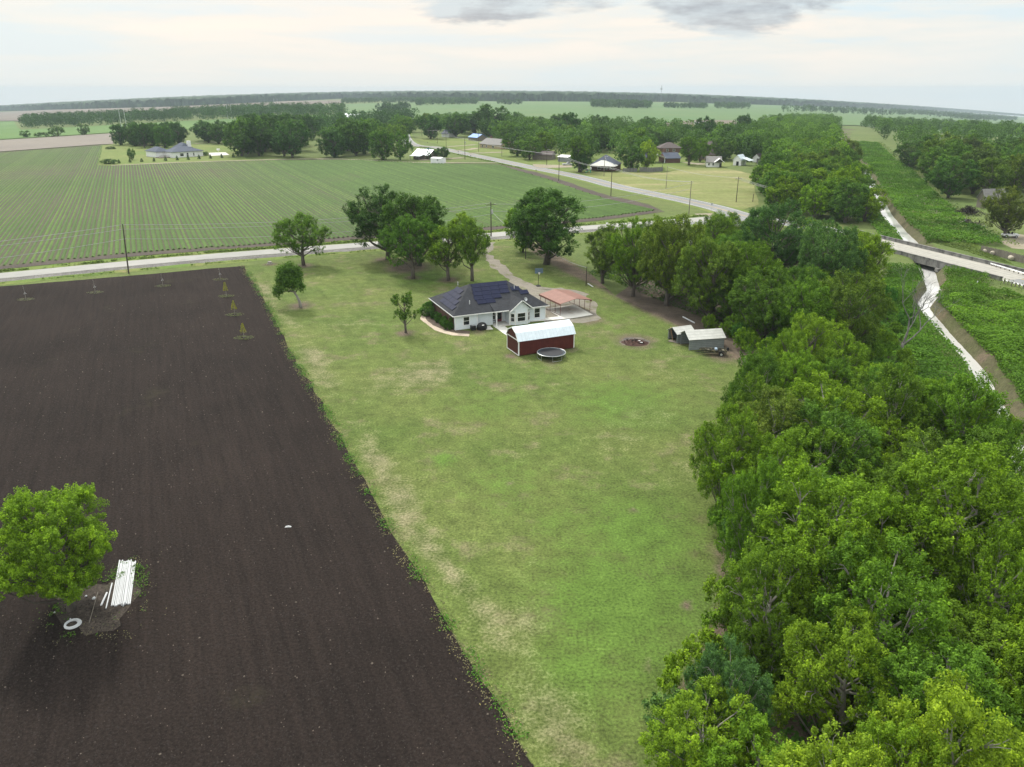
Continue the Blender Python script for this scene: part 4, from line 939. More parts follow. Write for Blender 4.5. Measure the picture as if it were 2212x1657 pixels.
wire(Cp, POLE['D'], .6, 'short service wire from the transformer pole to the drive pole', -2.2)
ch = ['V8', 'V7', 'V6', 'V4', 'H5', 'H1', 'H2']
names = {'V8': 'far highway pole', 'V7': 'lawn pole', 'V6': 'highway bend pole', 'V4': 'meter box pole', 'H5': 'field edge pole', 'H1': 'dark crossarm pole', 'H2': 'junction pole'}
for a, b in zip(ch[:-1], ch[1:]):
    for w_ in (-.7, .7): wire(POLE[a], POLE[b], 1.2, f'{"left" if w_ < 0 else "right"} highway wire between the {names[a]} and the {names[b]}', -.2, w_, 'wires along the highway')
for w_ in (-1.0, 0, 1.0): wire(POLE['H3'], POLE['H4'], 1.5, f'{ {-1.0: "left", 0: "middle", 1.0: "right"}[w_]} wire between the meadow crossarm pole and the corridor pole', -.4, w_, 'wires over the corridor')
wire(POLE['H1'], POLE['V1'], 1., 'service wire from the dark crossarm pole to the lamp pole', -.4)
wire(POLE['V2'], POLE['H3'], 1., 'wire from the thin meadow pole to the meadow crossarm pole', -.2)

# ------------------------------------------------------------------ the white house on the left
def white_house():
    A, B = at(373.5, 341.7), at(439.5, 337.6); rz = math.atan2(B[1] - A[1], B[0] - A[0]); L = math.hypot(B[0] - A[0], B[1] - A[1])
    t = thing('white_house', 'white house with blue grey hipped roofs and a white chimney beyond the crop field', 'house', A, rz); E = 3.3
    MB().box(0, 0, -.6, L, 13, E).box(-5.5, 10, -.6, 3.0, 24, E).box(L - 9, 13.002, -.6, L - 1, 20, E).build('wall', MAT['white'], t)
    r = MB(); hip_roof(r, -.6, -.6, L + .6, 13.6, E + .1, (6.5, 6.5), (L - 6.5, 6.5), E + 2.7); hip_roof(r, -6.1, 9.2, 3.6, 24.6, E + .14, (-1.2, 14), (-1.2, 19), E + 2.6); hip_roof(r, L - 12, 5.5, L - .4, 20.6, E + .18, (L - 6.2, 10.5), (L - 6.2, 15), E + 4.5)
    ro = r.build('roof', MAT['bluegrey'], t)
    MB().box(L - 5.2, 7.6, E, L - 3.2, 9.2, E + 5.6).build('chimney', MAT['white'], ro)
    for s, w_, h_, z in ((.24, 2.2, 1.5, .9), (.46, 1.0, 2.2, .3), (.67, .7, 1.6, .8)): window(t, s * L, 0, z, w_, h_)
    MB().box(-6.5, 3, 0, -.4, 9, .5).build('deck', MAT['wood'], t)
    q = MB()
    for i in range(9): q.box(-6.4 + i * .7, 3.0, .5, -6.3 + i * .7, 3.06, 1.5)
    q.box(-6.5, 2.98, 1.45, -.4, 3.08, 1.55); q.build('deck_railing', MAT['wood'], t)
white_house()
p = at(366, 336); o = MB().tube([(0, 0, 0), (0, 0, 1.2), (0, 0, 1.3)], [1.3, 1.3, .5], 14).build('white_tank', MAT['white']); o.location = p; tag(o, 'round white tank on the deck side of the white house', 'tank')
p = at(473, 335); t = thing('basketball_hoop', 'small white basketball hoop at the paved pad of the white house', 'basketball hoop', p)
MB().tube([(0, 0, 0), (0, 0, 3.2)], .08, 6).build('pole', MAT['white'], t); MB().box(-1.0, -.1, 2.8, 1.0, 0, 3.9).build('backboard', MAT['white'], t)

# ------------------------------------------------------------------ village houses along the highway
house('cottage', 'low cottage with white sheet roof and blue tarp, beside the pale garden shed', (893, 343.5), (926, 345), 10, 2.6, 5.2, 'gable', 'wood', 'metalroof', 'x', wins=((.2, .8, 1.2, 1.2),),
      extra=lambda t, L: (MB().slab([(-4, 8, 3.4), (4.5, 8, 5.5), (4.5, 13, 5.5), (-4, 13, 3.4)], .1).build('tarp_roof', MAT['bluetarp'], t), MB().box(1, -5, 0, 1.2, -4.8, 2.2).build('porch_post', MAT['grey'], t), MB().box(7, -5, 0, 7.2, -4.8, 2.2).build('porch_post', MAT['grey'], t), MB().slab([(.5, -5.2, 2.2), (8, -5.2, 2.2), (8, .0, 2.9), (.5, .0, 2.9)], .08).build('porch_roof', MAT['metalroof'], t)))
house('garden_shed', 'small pale shed with flat roof beside the round dark tree', (930.5, 353), (952, 354), 5.5, 2.7, 3.2, 'gable', 'white', 'white', 'x', ov=.15, wins=((.62, 1.7, 1.0, .5),), cat='shed')
house('ranch_house', 'grey roofed house with a pale sheet roof wing, behind the paved drive loop', (1036, 319), (1082, 323), 13, 2.8, 6.2, 'gable', 'tan', 'greyshingle', 'x', wins=((.12, .6, 1.4, 1.4), (.3, .6, 1.4, 1.4), (.6, .6, 1.8, 1.4)), chimney=(.1, .6, 7.5, 'brick'),
      extra=lambda t, L: (gable_roof(MB(), 6, 9, L + 3, 24, 3.4, 6.4, 'x').build('sheet_roof', MAT['metalroof'], t), MB().box(7, 10, 0, L + 2, 23, 3.4).build('rear_wall', MAT['tan'], t)))
house('bungalow', 'dark roofed bungalow seen in a gap of the trees above the highway bend', (954, 296), (970, 296.5), 12, 2.8, 6., 'gable', 'white', 'bluegrey', 'x')
house('bungalow', 'small bungalow with a blue tarp roof left of the grey roofed house', (1012, 303), (1031, 305), 9, 2.6, 5., 'gable', 'wood', 'bluetarp', 'x')
house('carport', 'small white carport beside the paved apron on the highway', (1205, 349), (1226, 350.5), 7, 2.6, 3.5, 'gable', 'grey', 'white', 'x', cat='carport')
house('long_barn', 'long low dark barn behind the trees left of the white carport', (1150, 345), (1192, 346), 10, 2.8, 4.6, 'gable', 'wood', 'brownroof', 'x', cat='barn')
house('ranch_house', 'long house with a blue grey roof and a pale front gable, behind the lamp pole', (1275, 368.5), (1328, 370.5), 12, 2.8, 7.4, 'hip', 'redbrick', 'bluegrey', 'x', wins=((.3, .8, 1.6, 1.3), (.55, .8, 1.6, 1.3), (.8, .8, 1.6, 1.3)),
      extra=lambda t, L: hip_roof(MB(), .5, -4.5, L + 1, 2.5, 2.8, (L * .45, -.5), (L * .6, -.5), 5.2).build('porch_roof', MAT['greyroof'], t))
house('ranch_house', 'long brick house with blue grey roof and white carport gable, left of the tall tree', (1438, 352.5), (1469, 352), 11, 2.6, 5.2, 'gable', 'redbrick', 'bluegrey', 'x', chimney=(.05, .5, 7.2, 'brick'),
      extra=lambda t, L: (gable_roof(MB(), -10, -1, -.3, 8, 2.8, 4.9, 'y').build('carport_roof', MAT['white'], t), MB().box(-9.5, -.5, 0, -9.2, -.2, 2.8).build('carport_post', MAT['white'], t), MB().box(-1, -.5, 0, -.7, -.2, 2.8).build('carport_post', MAT['white'], t), gable_roof(MB(), -14, 2, -9, 12, 2.9, 5.6, 'x').build('side_roof', MAT['bluegrey'], t)))
house('ranch_house', 'brown roofed house behind the long brick house, deep in the village trees', (1425, 330), (1472, 330), 12, 2.8, 6.2, 'hip', 'redbrick', 'brownroof', 'x', wins=((.3, .8, 1.4, 1.4), (.6, .8, 1.4, 1.4)))
house('two_storey_house', 'tan two storey house with brown roofs right of the tall round tree', (1510, 346), (1546, 346.5), 11, 3.2, 6.4, 'gable', 'tan', 'brownroof', 'x', wins=((.2, .9, 1.4, 1.4), (.5, .9, 1.4, 1.4), (.8, .9, 1.4, 1.4)),
      extra=lambda t, L: (MB().box(2, 5, 5.0, L, 11, 7.2).build('upper_wall', MAT['tan'], t), gable_roof(MB(), 1.5, 4, L + .5, 12.5, 7.1, 10., 'x').build('upper_roof', MAT['brownroof'], t)))
house('cottage', 'small white cottage with grey roof and open porch at the dry meadow edge', (1526, 361), (1557, 361.5), 8, 2.6, 5.2, 'gable', 'white', 'greyshingle', 'x', wins=((.10, .9, .8, 1.2), (.4, .9, .8, 1.2)), doors=((.88, 1.2),),
      extra=lambda t, L: gable_roof(MB(), L * .5, -3.2, L + 1.5, 5, 2.7, 4.6, 'y').build('porch_roof', MAT['white'], t))
house('garden_shed', 'white shed with a sheet roof and side awning at the board fence', (1583, 357), (1600, 358), 7, 3.0, 5.4, 'gable', 'white', 'metalroof', 'y', cat='shed', doors=((.4, 1.4),),
      extra=lambda t, L: MB().slab([(L, 0, 4.0), (L + 4.5, 0, 2.6), (L + 4.5, 7, 2.6), (L, 7, 4.0)], .08).build('awning', MAT['metalroof'], t))
house('garden_shed', 'small grey roofed shed behind the grey board fence near the wood', (1625, 350), (1641, 351), 5, 2.4, 4.6, 'gable', 'white', 'brownroof', 'y', cat='shed')
house('cottage', 'grey roofed cottage behind the tall round tree of the village', (1555, 318), (1585, 318), 10, 2.8, 6, 'gable', 'tan', 'brownroof', 'x')
house('long_barn', 'long pale roofed barn with its shaded open side painted black beyond the left grove', (734, 263.5), (768, 264.5), 22, 6.0, 10., 'gable', 'black', 'metalroof', 'x', cat='barn')  # closed black walls: shade of the open side put into the colour
house('gabled_house', 'weathered gabled house in the dark trees left of the olive crowned tree', (2108, 447), (2124, 450), 8, 3.5, 6.2, 'gable', 'wood', 'greyshingle', 'y')
house('long_barn', 'far pale barn beyond the village trees', (1500, 279), (1530, 279.5), 18, 4, 8, 'gable', 'tan', 'greyshingle', 'x', cat='barn')

def board_fence(label, pts, h, mat_='darkfence'):
    P = [at(*q) for q in pts]; t = thing('board_fence', label, 'fence', P[0]); q = MB(); r = MB()
    for A, B in zip(P[:-1], P[1:]):
        d = Vector((B[0] - A[0], B[1] - A[1], 0)); L = d.length; d.normalize(); k = max(1, int(L / 2.4))
        n_ = Vector((-d.y, d.x, 0)); o = Vector((A[0] - P[0][0], A[1] - P[0][1], 0)); m = max(1, int(L / .45))
        for i in range(m): obox(q, o + d * (i * L / m), d, n_, (0, 0, 1), L / m * .88, .04, h * (1 + .04 * math.sin(i * 2.3)))
        for i in range(k + 1): obox(r, o + d * (i * (L - .12) / k) + n_ * .045, d, n_, (0, 0, 1), .12, .1, h * .96)
    q.build('boards', MAT[mat_], t); r.build('fence_post', MAT['wood'], t)
board_fence('dark grey board fence around the yard right of the yellow green tree', [(1381, 371), (1408, 372), (1431, 370.5), (1431, 362)], 2.2)
board_fence('low board fence between the front gable house and the yellow green tree', [(1345, 371.5), (1376, 371.5)], 1.8)
board_fence('grey board fence behind the white shed beside the wood', [(1634, 353), (1660, 352), (1672, 349)], 2.6)
board_fence('long weathered grey board fence along the scrap yard at the right edge', [(2117, 545), (2160, 555), (2230, 574)], 1.7, 'wood')

# ------------------------------------------------------------------ vehicles
def car(name, label, base, rz, paint='carwhite', L=4.6, W=1.8, kind='suv', cat='car'):
    p = at(*base); t = thing(name, label, cat, (p[0], p[1], p[2] + .05), rz)
    low = [(-L / 2, .45), (L / 2, .42), (L / 2, .82), (L * .28, .98), (-L / 2 + .05, 1.0)]
    if kind == 'suv': cab = [(-L / 2 + .12, 1.0), (L * .26, .99), (L * .12, 1.62), (-L / 2 + .35, 1.66)]
    elif kind == 'pickup': cab = [(-L * .08, 1.0), (L * .28, .99), (L * .17, 1.70), (-.04 * L, 1.72)]
    else: cab = None
    b = MB().prism(low, -W / 2, W / 2)
    if cab: b.prism([(x * .985, z - (.0 if z > 1.3 else .02)) for x, z in cab], -W / 2 + .09, W / 2 - .09)
    b.build('body', MAT[paint], t, bevel=.03)
    if cab:
        cx_ = sum(x for x, z in cab) / 4; cz_ = 1.34; w = [(cx_ + (x - cx_) * .84, cz_ + (z - cz_) * .72) for x, z in cab]
        for y in (-W / 2 + .075, W / 2 - .095): MB().prism(w, y, y + .02).build('side_window', MAT['glass'], t)
        (xa, za), (xb, zb) = cab[1], cab[2]; q = MB(); obox(q, (xa * .985 + .012, -W / 2 + .2, za + .06), (0, 1, 0), (xb - xa, 0, zb - za), (zb - za, 0, xa - xb), W - .4, math.hypot(xb - xa, zb - za) * .85, .015); q.build('windscreen', MAT['glass'], t)
    else:
        q = MB(); obox(q, (L * .14, -W / 2 + .1, 1.0), (0, 1, 0), (-.25, 0, 1), (1, 0, .25), W - .2, .55, .03); q.build('windscreen', MAT['glass'], t)
        r = MB(); r.tube([(-L * .18, -W / 2 + .12, 1.0), (-L * .18, -W / 2 + .12, 1.65), (-L * .18, W / 2 - .12, 1.65), (-L * .18, W / 2 - .12, 1.0)], .035, 6); r.tube([(-L * .18, -W / 2 + .12, 1.62), (L * .09, -W / 2 + .12, 1.52)], .03, 6); r.tube([(-L * .18, W / 2 - .12, 1.62), (L * .09, W / 2 - .12, 1.52)], .03, 6); r.build('roll_bar', MAT['black'], t)
        for y in (-.5, .12): MB().box(-.35, y, .9, .1, y + .42, 1.02).box(-.45, y, .9, -.33, y + .42, 1.45).build('seat', MAT['black'], t)
    for x in (-L * .31, L * .31):
        for y in (-W / 2 + .02, W / 2 - .02):
            w = MB().tube([(x, y - .12, .32), (x, y + .12, .32)], .36, 16).build('wheel', MAT['rubber'], t)
            MB().tube([(x, y - .13, .32), (x, y + .13, .32)], .2, 12).build('rim', MAT['galv'], w)
    for y in (-W / 2 + .18, W / 2 - .46): MB().box(L / 2 - .005, y, .62, L / 2 + .022, y + .28, .76).build('headlight', MAT['white'], t)
car('white_truck', 'white vehicle half hidden between the trees near the road junction', (1489, 533), R(70), 'carwhite', 5.2, 1.9, 'pickup')
car('open_jeep', 'white open top off road car on bare ground in the scrap yard', (2181, 513), R(168), 'carwhite', 4.0, 1.75, 'open', 'jeep')
car('pickup_truck', 'silver pickup truck parked on the paved apron below the white carport', (1226, 357.5), R(10), 'silver', 5.6, 2.0, 'pickup', 'truck')
car('parked_car', 'dark car under the trees left of the grey roofed house', (1018, 300), R(20), 'grey', 4.6, 1.8, 'suv')
car('parked_car', 'grey car parked at the porch of the long house with blue grey roof', (1262, 369), R(0), 'silver', 4.6, 1.8, 'suv')
p = at(1270.5, 373); t = thing('yard_ornament', 'turquoise play slide with a white top on the lawn below the lamp pole', 'play slide', p)
q = MB(); q.add([(-1.3, -.5, .2), (1.0, -.5, 1.5), (1.0, .5, 1.5), (-1.3, .5, .2), (-1.3, -.5, 0), (1.0, -.5, 1.3), (1.0, .5, 1.3), (-1.3, .5, 0)], [(0, 1, 2, 3), (7, 6, 5, 4), (0, 4, 5, 1), (1, 5, 6, 2), (2, 6, 7, 3), (3, 7, 4, 0)]); q.box(1.0, -.5, 0, 1.3, .5, 1.5); q.box(-1.4, -.6, 0, -1.3, .6, .5).build('slide', MAT['green'], t)
MB().tube([(1.1, 0, 1.5), (1.1, 0, 2.2), (1.1, 0, 2.7)], [.4, .5, .15], 10).build('white_top', MAT['white'], t)
for i, (u, v) in enumerate([(1018 - 94, 311), (930.5, 349 - 16), (990, 331), (1017, 341), (1158, 373)]):
    lb = ['mailbox post on the field side at the far end of the highway', 'mailbox post beside the highway above the pale garden shed', 'mailbox post at the paved drive loop', 'mailbox post on the near highway edge by the meter box pole', 'mailbox post on the near highway edge at the dark headland'][i]
    p = at(u, v); t = thing('mailbox', lb, 'mailbox', p); MB().box(-.06, -.06, 0, .06, .06, 1.1).build('post', MAT['wood'], t); MB().prism([(-.18, 1.1), (.18, 1.1), (.18, 1.35), (.1, 1.45), (-.1, 1.45), (-.18, 1.35)], -.35, .35).build('box', MAT['black'], t)
p = at(1536.5, 455.5); t = thing('road_sign', 'small sign on a thin post at the highway edge by the junction', 'sign', p); MB().tube([(0, 0, 0), (0, 0, 2.6)], .035, 6).build('post', MAT['galv'], t); MB().box(-.35, -.03, 1.9, .35, -.005, 2.6).build('sign_plate', MAT['galv'], t)
p = at(1311, 489); o = MB().box(-.25, -.25, 0, .25, .25, .9).box(-.3, -.3, .902, .3, .3, 1.0).build('white_box', MAT['white']); o.location = p; tag(o, 'small white utility box at the field corner behind the dark tree', 'utility box')

# ------------------------------------------------------------------ scrap yard at the right
def scrap():
    p = at(2086, 487); t = thing('scrap_heap', 'grey heap of branches and broken boards in the scrap yard', 'debris heap', (p[0], p[1], 0), .3); g = np.random.default_rng(5)
    q = [MB(), MB(), MB()]
    for i in range(170):
        a, r = g.uniform(0, 6.3), abs(g.normal(0, .5)) * 5; c = Vector((r * 1.3 * math.cos(a), r * math.sin(a), max(.15, 1.5 * (1 - r / 6)) * g.uniform(.3, 1))); d = Vector((g.normal(), g.normal(), g.normal() * .35)).normalized()
        m = q[g.integers(0, 3)]
        if g.random() < .55: m.tube([c - d * g.uniform(.5, 1.4), c + d * g.uniform(.5, 1.3)], g.uniform(.04, .12), 5)
        else: obox(m, c, d, d.cross(Vector((.2, .3, 1))), d.cross(d.cross(Vector((.2, .3, 1)))), g.uniform(.6, 1.8), g.uniform(.15, .7), .06)
    q[0].build('branches', MAT['wood'], t); q[1].build('boards', MAT['char'], t); q[2].build('pale_scrap', MAT['greyshingle'], t)
    p = at(2090, 463); t = thing('brush_pile', 'dark brush pile behind the grey heap in the scrap yard', 'brush pile', (p[0], p[1], 0)); m = MB()
    for i in range(230):
        a, r = g.uniform(0, 6.3), abs(g.normal(0, .5)) * 4.5; c = Vector((r * 1.3 * math.cos(a), r * math.sin(a), max(.15, 2.6 * (1 - r / 5.5)) * g.uniform(.2, 1))); d = Vector((g.normal(), g.normal(), g.normal() * .5)).normalized()
        m.tube([c - d * g.uniform(.5, 1.5), c + d * g.uniform(.5, 1.5)], g.uniform(.03, .09), 4)
    m.build('dead_branches', MAT['char'], t)
scrap()
p = at(2153, 517); t = thing('blue_barrel', 'upright blue barrel under the olive crowned tree', 'barrel', p); MB().tube([(0, 0, 0), (0, 0, .3), (0, 0, .6), (0, 0, .9)], [.29, .31, .31, .29], 12).build('drum', MAT['blue'], t); MB().tube([(0, 0, .9), (0, 0, .93)], .25, 12).build('lid', MAT['blue'], t)
for i, (u, v) in enumerate([(2138, 548), (2152, 552), (2192, 563), (2205, 562)]):
    p = at(u, v + 2); q = MB(); q.tube([(-.7, 0, .5), (-.5, 0, .55), (.5, 0, .55), (.7, 0, .5)], [.4, .55, .55, .4], 10); o = q.build('round_bale', M('pale_rubble', (.42, .38, .31), .9, .25, 2.) if i == 0 else bpy.data.materials['pale_rubble']); o.location = (p[0], p[1] + 1.6, 0); o.rotation_euler = (0, 0, i * .7)
    tag(o, ['leftmost pale rounded drum behind the weathered scrap yard fence', 'second pale rounded drum from the left behind the scrap yard fence', 'third pale rounded drum behind the scrap yard fence', 'pale drum nearest the right edge behind the scrap yard fence'][i], 'drum', 'pale drums behind the scrap yard fence')
patch('bare_yard', px((2150, 520), (2205, 506), (2280, 520), (2280, 545), (2190, 537)), GM['lane'], 2., .012, .5)
ribbon('farm_track', smooth_line(px((1985, 418), (2005, 445), (2040, 470), (2070, 490)), 4), 3.2, GM['lane'], .016, rag=1.2)

# ------------------------------------------------------------------ trees
def unit(a): return a / (np.linalg.norm(a, axis=-1, keepdims=True) + 1e-9)
def leaf_quads(pos, axis, size, g, aspect=.55, up=.5):
    """one rhombic leaf spray per position, lying across AXIS and turned partly to the sky"""
    n = len(pos); nrm = unit(axis * .55 + np.array([0, 0, up]) + g.normal(0, .55, (n, 3)))
    a = unit(np.cross(nrm, g.normal(0, 1, (n, 3)))); b = np.cross(nrm, a)
    s = (size * g.uniform(.6, 1.35, n))[:, None]
    V = np.stack([pos - a * s * .5, pos + b * s * aspect * .5 + a * s * .08, pos + a * s * .5 - nrm * s * .12, pos - b * s * aspect * .5 + a * s * .08], 1).reshape(-1, 3)
    return V, np.arange(4 * n).reshape(n, 4)
def grow(seed, h, r, cb, lobes, sprigs, per, size, flat=1.0, lobe_r=.42, gaps=.0, spread=.55, trunk_r=None, shape='round', limbs=True, tuft=.6):
    """-> (crown mesh, trunk mesh): limbs lead to lobes, lobes carry sprigs, sprigs carry leaves"""
    g = np.random.default_rng(seed); zc = h * (cb + 1) / 2; hz_ = h * (1 - cb) / 2
    C = []; Rr = []
    for i in range(lobes):
        for _ in range(40):
            d = unit(g.normal(0, 1, 3)); q = g.uniform(.35, 1.0) ** .55 * .84
            if shape == 'cone':
                zf = g.uniform(-.95, .9); w = (1 - (zf + 1) / 2) * .8 + .1; a = g.uniform(0, 6.283); p = np.array([math.cos(a) * w * q * r, math.sin(a) * w * q * r, zc + zf * hz_ * .9]); lr = (.22 + .25 * w) * r
            else:
                th = math.atan2(d[1], d[0]); q2 = q * (1 + .20 * math.sin(2 * th + seed) + .13 * math.sin(3 * th + 2.1 * seed)); p = np.array([d[0] * r * q2, d[1] * r * q2, zc + d[2] * hz_ * q * flat]); lr = r * lobe_r * g.uniform(.65, 1.15)
                if shape == 'tall': lr *= .9
            if all(np.linalg.norm(p - c) > .52 * (lr + l) * (.8 if shape == 'cone' else 1) for c, l in zip(C, Rr)): break
        C.append(p); Rr.append(lr)
    C = np.array(C); Rr = np.array(Rr)
    # tufts on the outside of the lobes, each a little dome of leaves with gaps between it and the next
    w = Rr ** 2 / (Rr ** 2).sum(); m_ = sprigs * 3; li = g.choice(lobes, m_, p=w)
    out = unit(C[li] - np.array([0, 0, zc - .25 * hz_])); d = unit(g.normal(0, 1, (m_, 3)) + out * .6 + np.array([0, 0, .40]))
    q = C[li] + d * (Rr[li] * g.uniform(.60, 1.12, m_))[:, None]
    dist = np.min(np.stack([np.linalg.norm(q - c, axis=1) / rr for c, rr in zip(C, Rr)], 1) + (np.arange(lobes)[None] == li[:, None]) * 9, axis=1)
    keep = (dist > .72) & (q[:, 2] > h * cb * .55)
    if gaps: keep &= g.random(m_) > gaps
    q = q[keep]; d = d[keep]; sel = []; grid = {}
    for k_, p_ in enumerate(q):                                     # keep the tufts apart
        key = tuple((p_ / (tuft * .62)).astype(int))
        if key in grid: continue
        grid[key] = 1; sel.append(k_)
        if len(sel) >= sprigs: break
    q = q[sel]; d = d[sel]; n = len(q)
    ax = unit(d * .6 + np.array([0, 0, .6]) + g.normal(0, .25, (n, 3))); rc = tuft * g.uniform(.55, 1.25, n)
    e = unit(g.normal(0, 1, (n, per, 3)) + ax[:, None] * .7); rr = g.uniform(.15, 1, (n, per, 1)) ** .55
    al = (e * ax[:, None]).sum(-1, keepdims=True)
    pos = q[:, None] + (e * .72 + ax[:, None] * al * spread) * rr * rc[:, None, None]
    pos = pos.reshape(-1, 3); axx = unit(e * .8 + ax[:, None] * .4).reshape(-1, 3)
    V, Fc = leaf_quads(pos, axx, size, g)
    tint = np.clip(np.repeat(g.normal(.42, .15, n), per) + g.normal(0, .13, n * per) + .24 * (rr * np.maximum(al, 0)).reshape(-1) - .04, 0, 1)  # tuft tips lighter: young growth, and top light put into the tint
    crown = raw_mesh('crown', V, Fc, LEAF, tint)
    # trunk and limbs
    m = MB(); tr = trunk_r or .030 * h; bend = g.normal(0, .02, 2) * h; top = h * (cb + (1 - cb) * .62)
    T = [(bend[0] * (k / 5) ** 2 * 2, bend[1] * math.sin(k), top * k / 5) for k in range(6)]; T[0] = (0, 0, -.3)
    m.tube(T, [tr * 1.25, tr, tr * .85, tr * .66, tr * .45, tr * .2], 8)
    if limbs:
        for c, lr in zip(C, Rr):
            z0 = np.clip(c[2] - np.hypot(c[0], c[1]) * g.uniform(.5, 1.1) - .05 * h, h * cb * .7, top * .92); k = z0 / top * 5; i = int(min(k, 4)); f = k - i
            s = np.array(T[i]) * (1 - f) + np.array(T[i + 1]) * f; mid = s * .45 + c * .55 + np.array([0, 0, -.10 * np.linalg.norm(c - s)]) + g.normal(0, .05, 3) * r
            rb = max(tr * .42, .03) * (1 - .45 * z0 / h)
            m.tube([s, mid, c], [rb, rb * .66, rb * .30], 6, False)
            for j in range(3):
                e = c + unit(g.normal(0, 1, 3) + unit(c - np.array([0, 0, zc]))) * lr * .85; m.tube([mid * .4 + c * .6, (c + e) / 2 + g.normal(0, .06, 3) * lr, e], [rb * .36, rb * .24, rb * .1], 5, False)
    me = bpy.data.meshes.new('trunk'); me.from_pydata(m.v, [], m.f); me.materials.append(BARK); me.polygons.foreach_set('use_smooth', np.ones(len(me.polygons), bool))
    return crown, me, h, r
PR = {}
for i in range(6): PR[f'near{i}'] = grow(11 + i, 10, 4.4, .10 if i < 4 else .04, 34 + i, 640, 74, .170, lobe_r=.29, tuft=.52)
PR['big0'] = grow(31, 16, 7.6, .16, 44, 840, 70, .27, lobe_r=.25, tuft=.80); PR['big1'] = grow(32, 16, 6.6, .10, 42, 800, 70, .26, lobe_r=.27, tuft=.75)
PR['lawn0'] = grow(41, 11, 5.0, .24, 30, 540, 66, .20, lobe_r=.28, gaps=.1, tuft=.60); PR['lawn1'] = grow(42, 12, 5.0, .27, 28, 480, 66, .21, lobe_r=.28, gaps=.2, tuft=.62); PR['lawn2'] = grow(43, 12, 4.4, .20, 30, 500, 66, .21, lobe_r=.28, gaps=.2, tuft=.60)
PR['young'] = grow(47, 7, 2.4, .26, 18, 90, 40, .26, lobe_r=.26, gaps=.3, tuft=.5)
for i in range(3): PR[f'shrub{i}'] = grow(51 + i, 3.2, 2.4, .0, 14, 210, 44, .19, lobe_r=.40, limbs=False, tuft=.42)
for i in range(5): PR[f'mid{i}'] = grow(61 + i, 13, 6.0, .08 if i < 3 else .03, 26, 330, 34, .52, lobe_r=.30, tuft=.95)
PR['midtall'] = grow(68, 17, 5.6, .08, 30, 360, 34, .52, lobe_r=.32, tuft=.95)
for i in range(3): PR[f'far{i}'] = grow(71 + i, 14, 7.0, .04, 14, 110, 26, 1.0, lobe_r=.38, tuft=1.5)
PR['cone'] = grow(81, 9, 2.6, .04, 24, 160, 26, .42, shape='cone', limbs=False, tuft=.5)
PR['box'] = grow(85, 1.6, .95, .0, 14, 420, 22, .10, lobe_r=.40, limbs=False, tuft=.16)
TREE_N = {}
def tree(kind, x, y, h, r, label, col=(.07, .14, .02), group=None, name='broadleaf_tree', rot=None, cat='tree', z=None, pale=False, lean=0.):
    cm, tm, h0, r0 = PR[kind]
    t = thing(name, label, cat, (x, y, gz(x, y) if z is None else z), random.uniform(0, 6.28) if rot is None else rot, group); t.scale = (r / r0, r / r0, h / h0)
    if lean: t.rotation_euler[0] = lean
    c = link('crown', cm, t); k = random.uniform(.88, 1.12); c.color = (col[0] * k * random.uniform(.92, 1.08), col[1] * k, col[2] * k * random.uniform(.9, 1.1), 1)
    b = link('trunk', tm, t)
    if pale: b.material_slots[0].link = 'OBJECT'; b.material_slots[0].material = PALEBARK
    return t
# colours of foliage
G1 = (.150, .240, .017); G2 = (.118, .200, .018); G3 = (.092, .170, .022); G4 = (.075, .146, .025); OL = (.122, .176, .026); YG = (.205, .290, .024); BL = (.076, .145, .040); DK = (.056, .116, .025)
def spec(kind, ub, vb, vt, wpx, label, col=G2, **kw):
    p = at(ub, vb); d = depth(p[0], p[1], 4); h = hz(p[0], p[1] + wpx * d / F_ * .12, vt) - p[2]; tree(kind, p[0], p[1], h, wpx / 2 * d / F_ * 1.04, label, col, z=p[2], **kw)
# trees standing free on the lawn
spec('lawn0', 656, 573, 464, 104, 'round crowned lawn tree nearest the country road, left of the big dark trees', G2, group='lawn trees', rot=1)
spec('big0', 838, 560, 404, 150, 'left one of two big dark lawn trees before the country road', DK, group='lawn trees', rot=2.)
spec('big1', 905, 574, 412, 140, 'right one of two big dark lawn trees before the country road', G4, group='lawn trees', rot=.5)
spec('lawn0', 892, 602, 466, 112, 'mid green lawn tree standing before the big dark pair, in its shade', G3, group='lawn trees', rot=4.)
spec('lawn2', 969, 606, 480, 84, 'bright green lawn tree between the dark pair and the drive, behind the house', G2, group='lawn trees', rot=2.6)
spec('lawn1', 1020, 607, 470, 92, 'lawn tree with a forked dark trunk nearest the gravel drive', G2, group='lawn trees', rot=.2)
spec('lawn2', 1000, 545, 455, 60, 'pale yellow green tree peeping out behind the lawn trees near the transformer pole', YG, group='lawn trees', rot=3)
spec('young', 877, 719, 628, 54, 'small young tree with a thin trunk left of the ranch house', G3, group='lawn trees', rot=1.2)
spec('big1', 1180, 571, 398, 172, 'very large dark tree at the drive entrance', G4, group='lawn trees', rot=1.4, name='broadleaf_tree')
spec('mid0', 1130, 545, 452, 70, 'lighter green tree at the left flank of the very large dark tree', G1, group='lawn trees', rot=1)
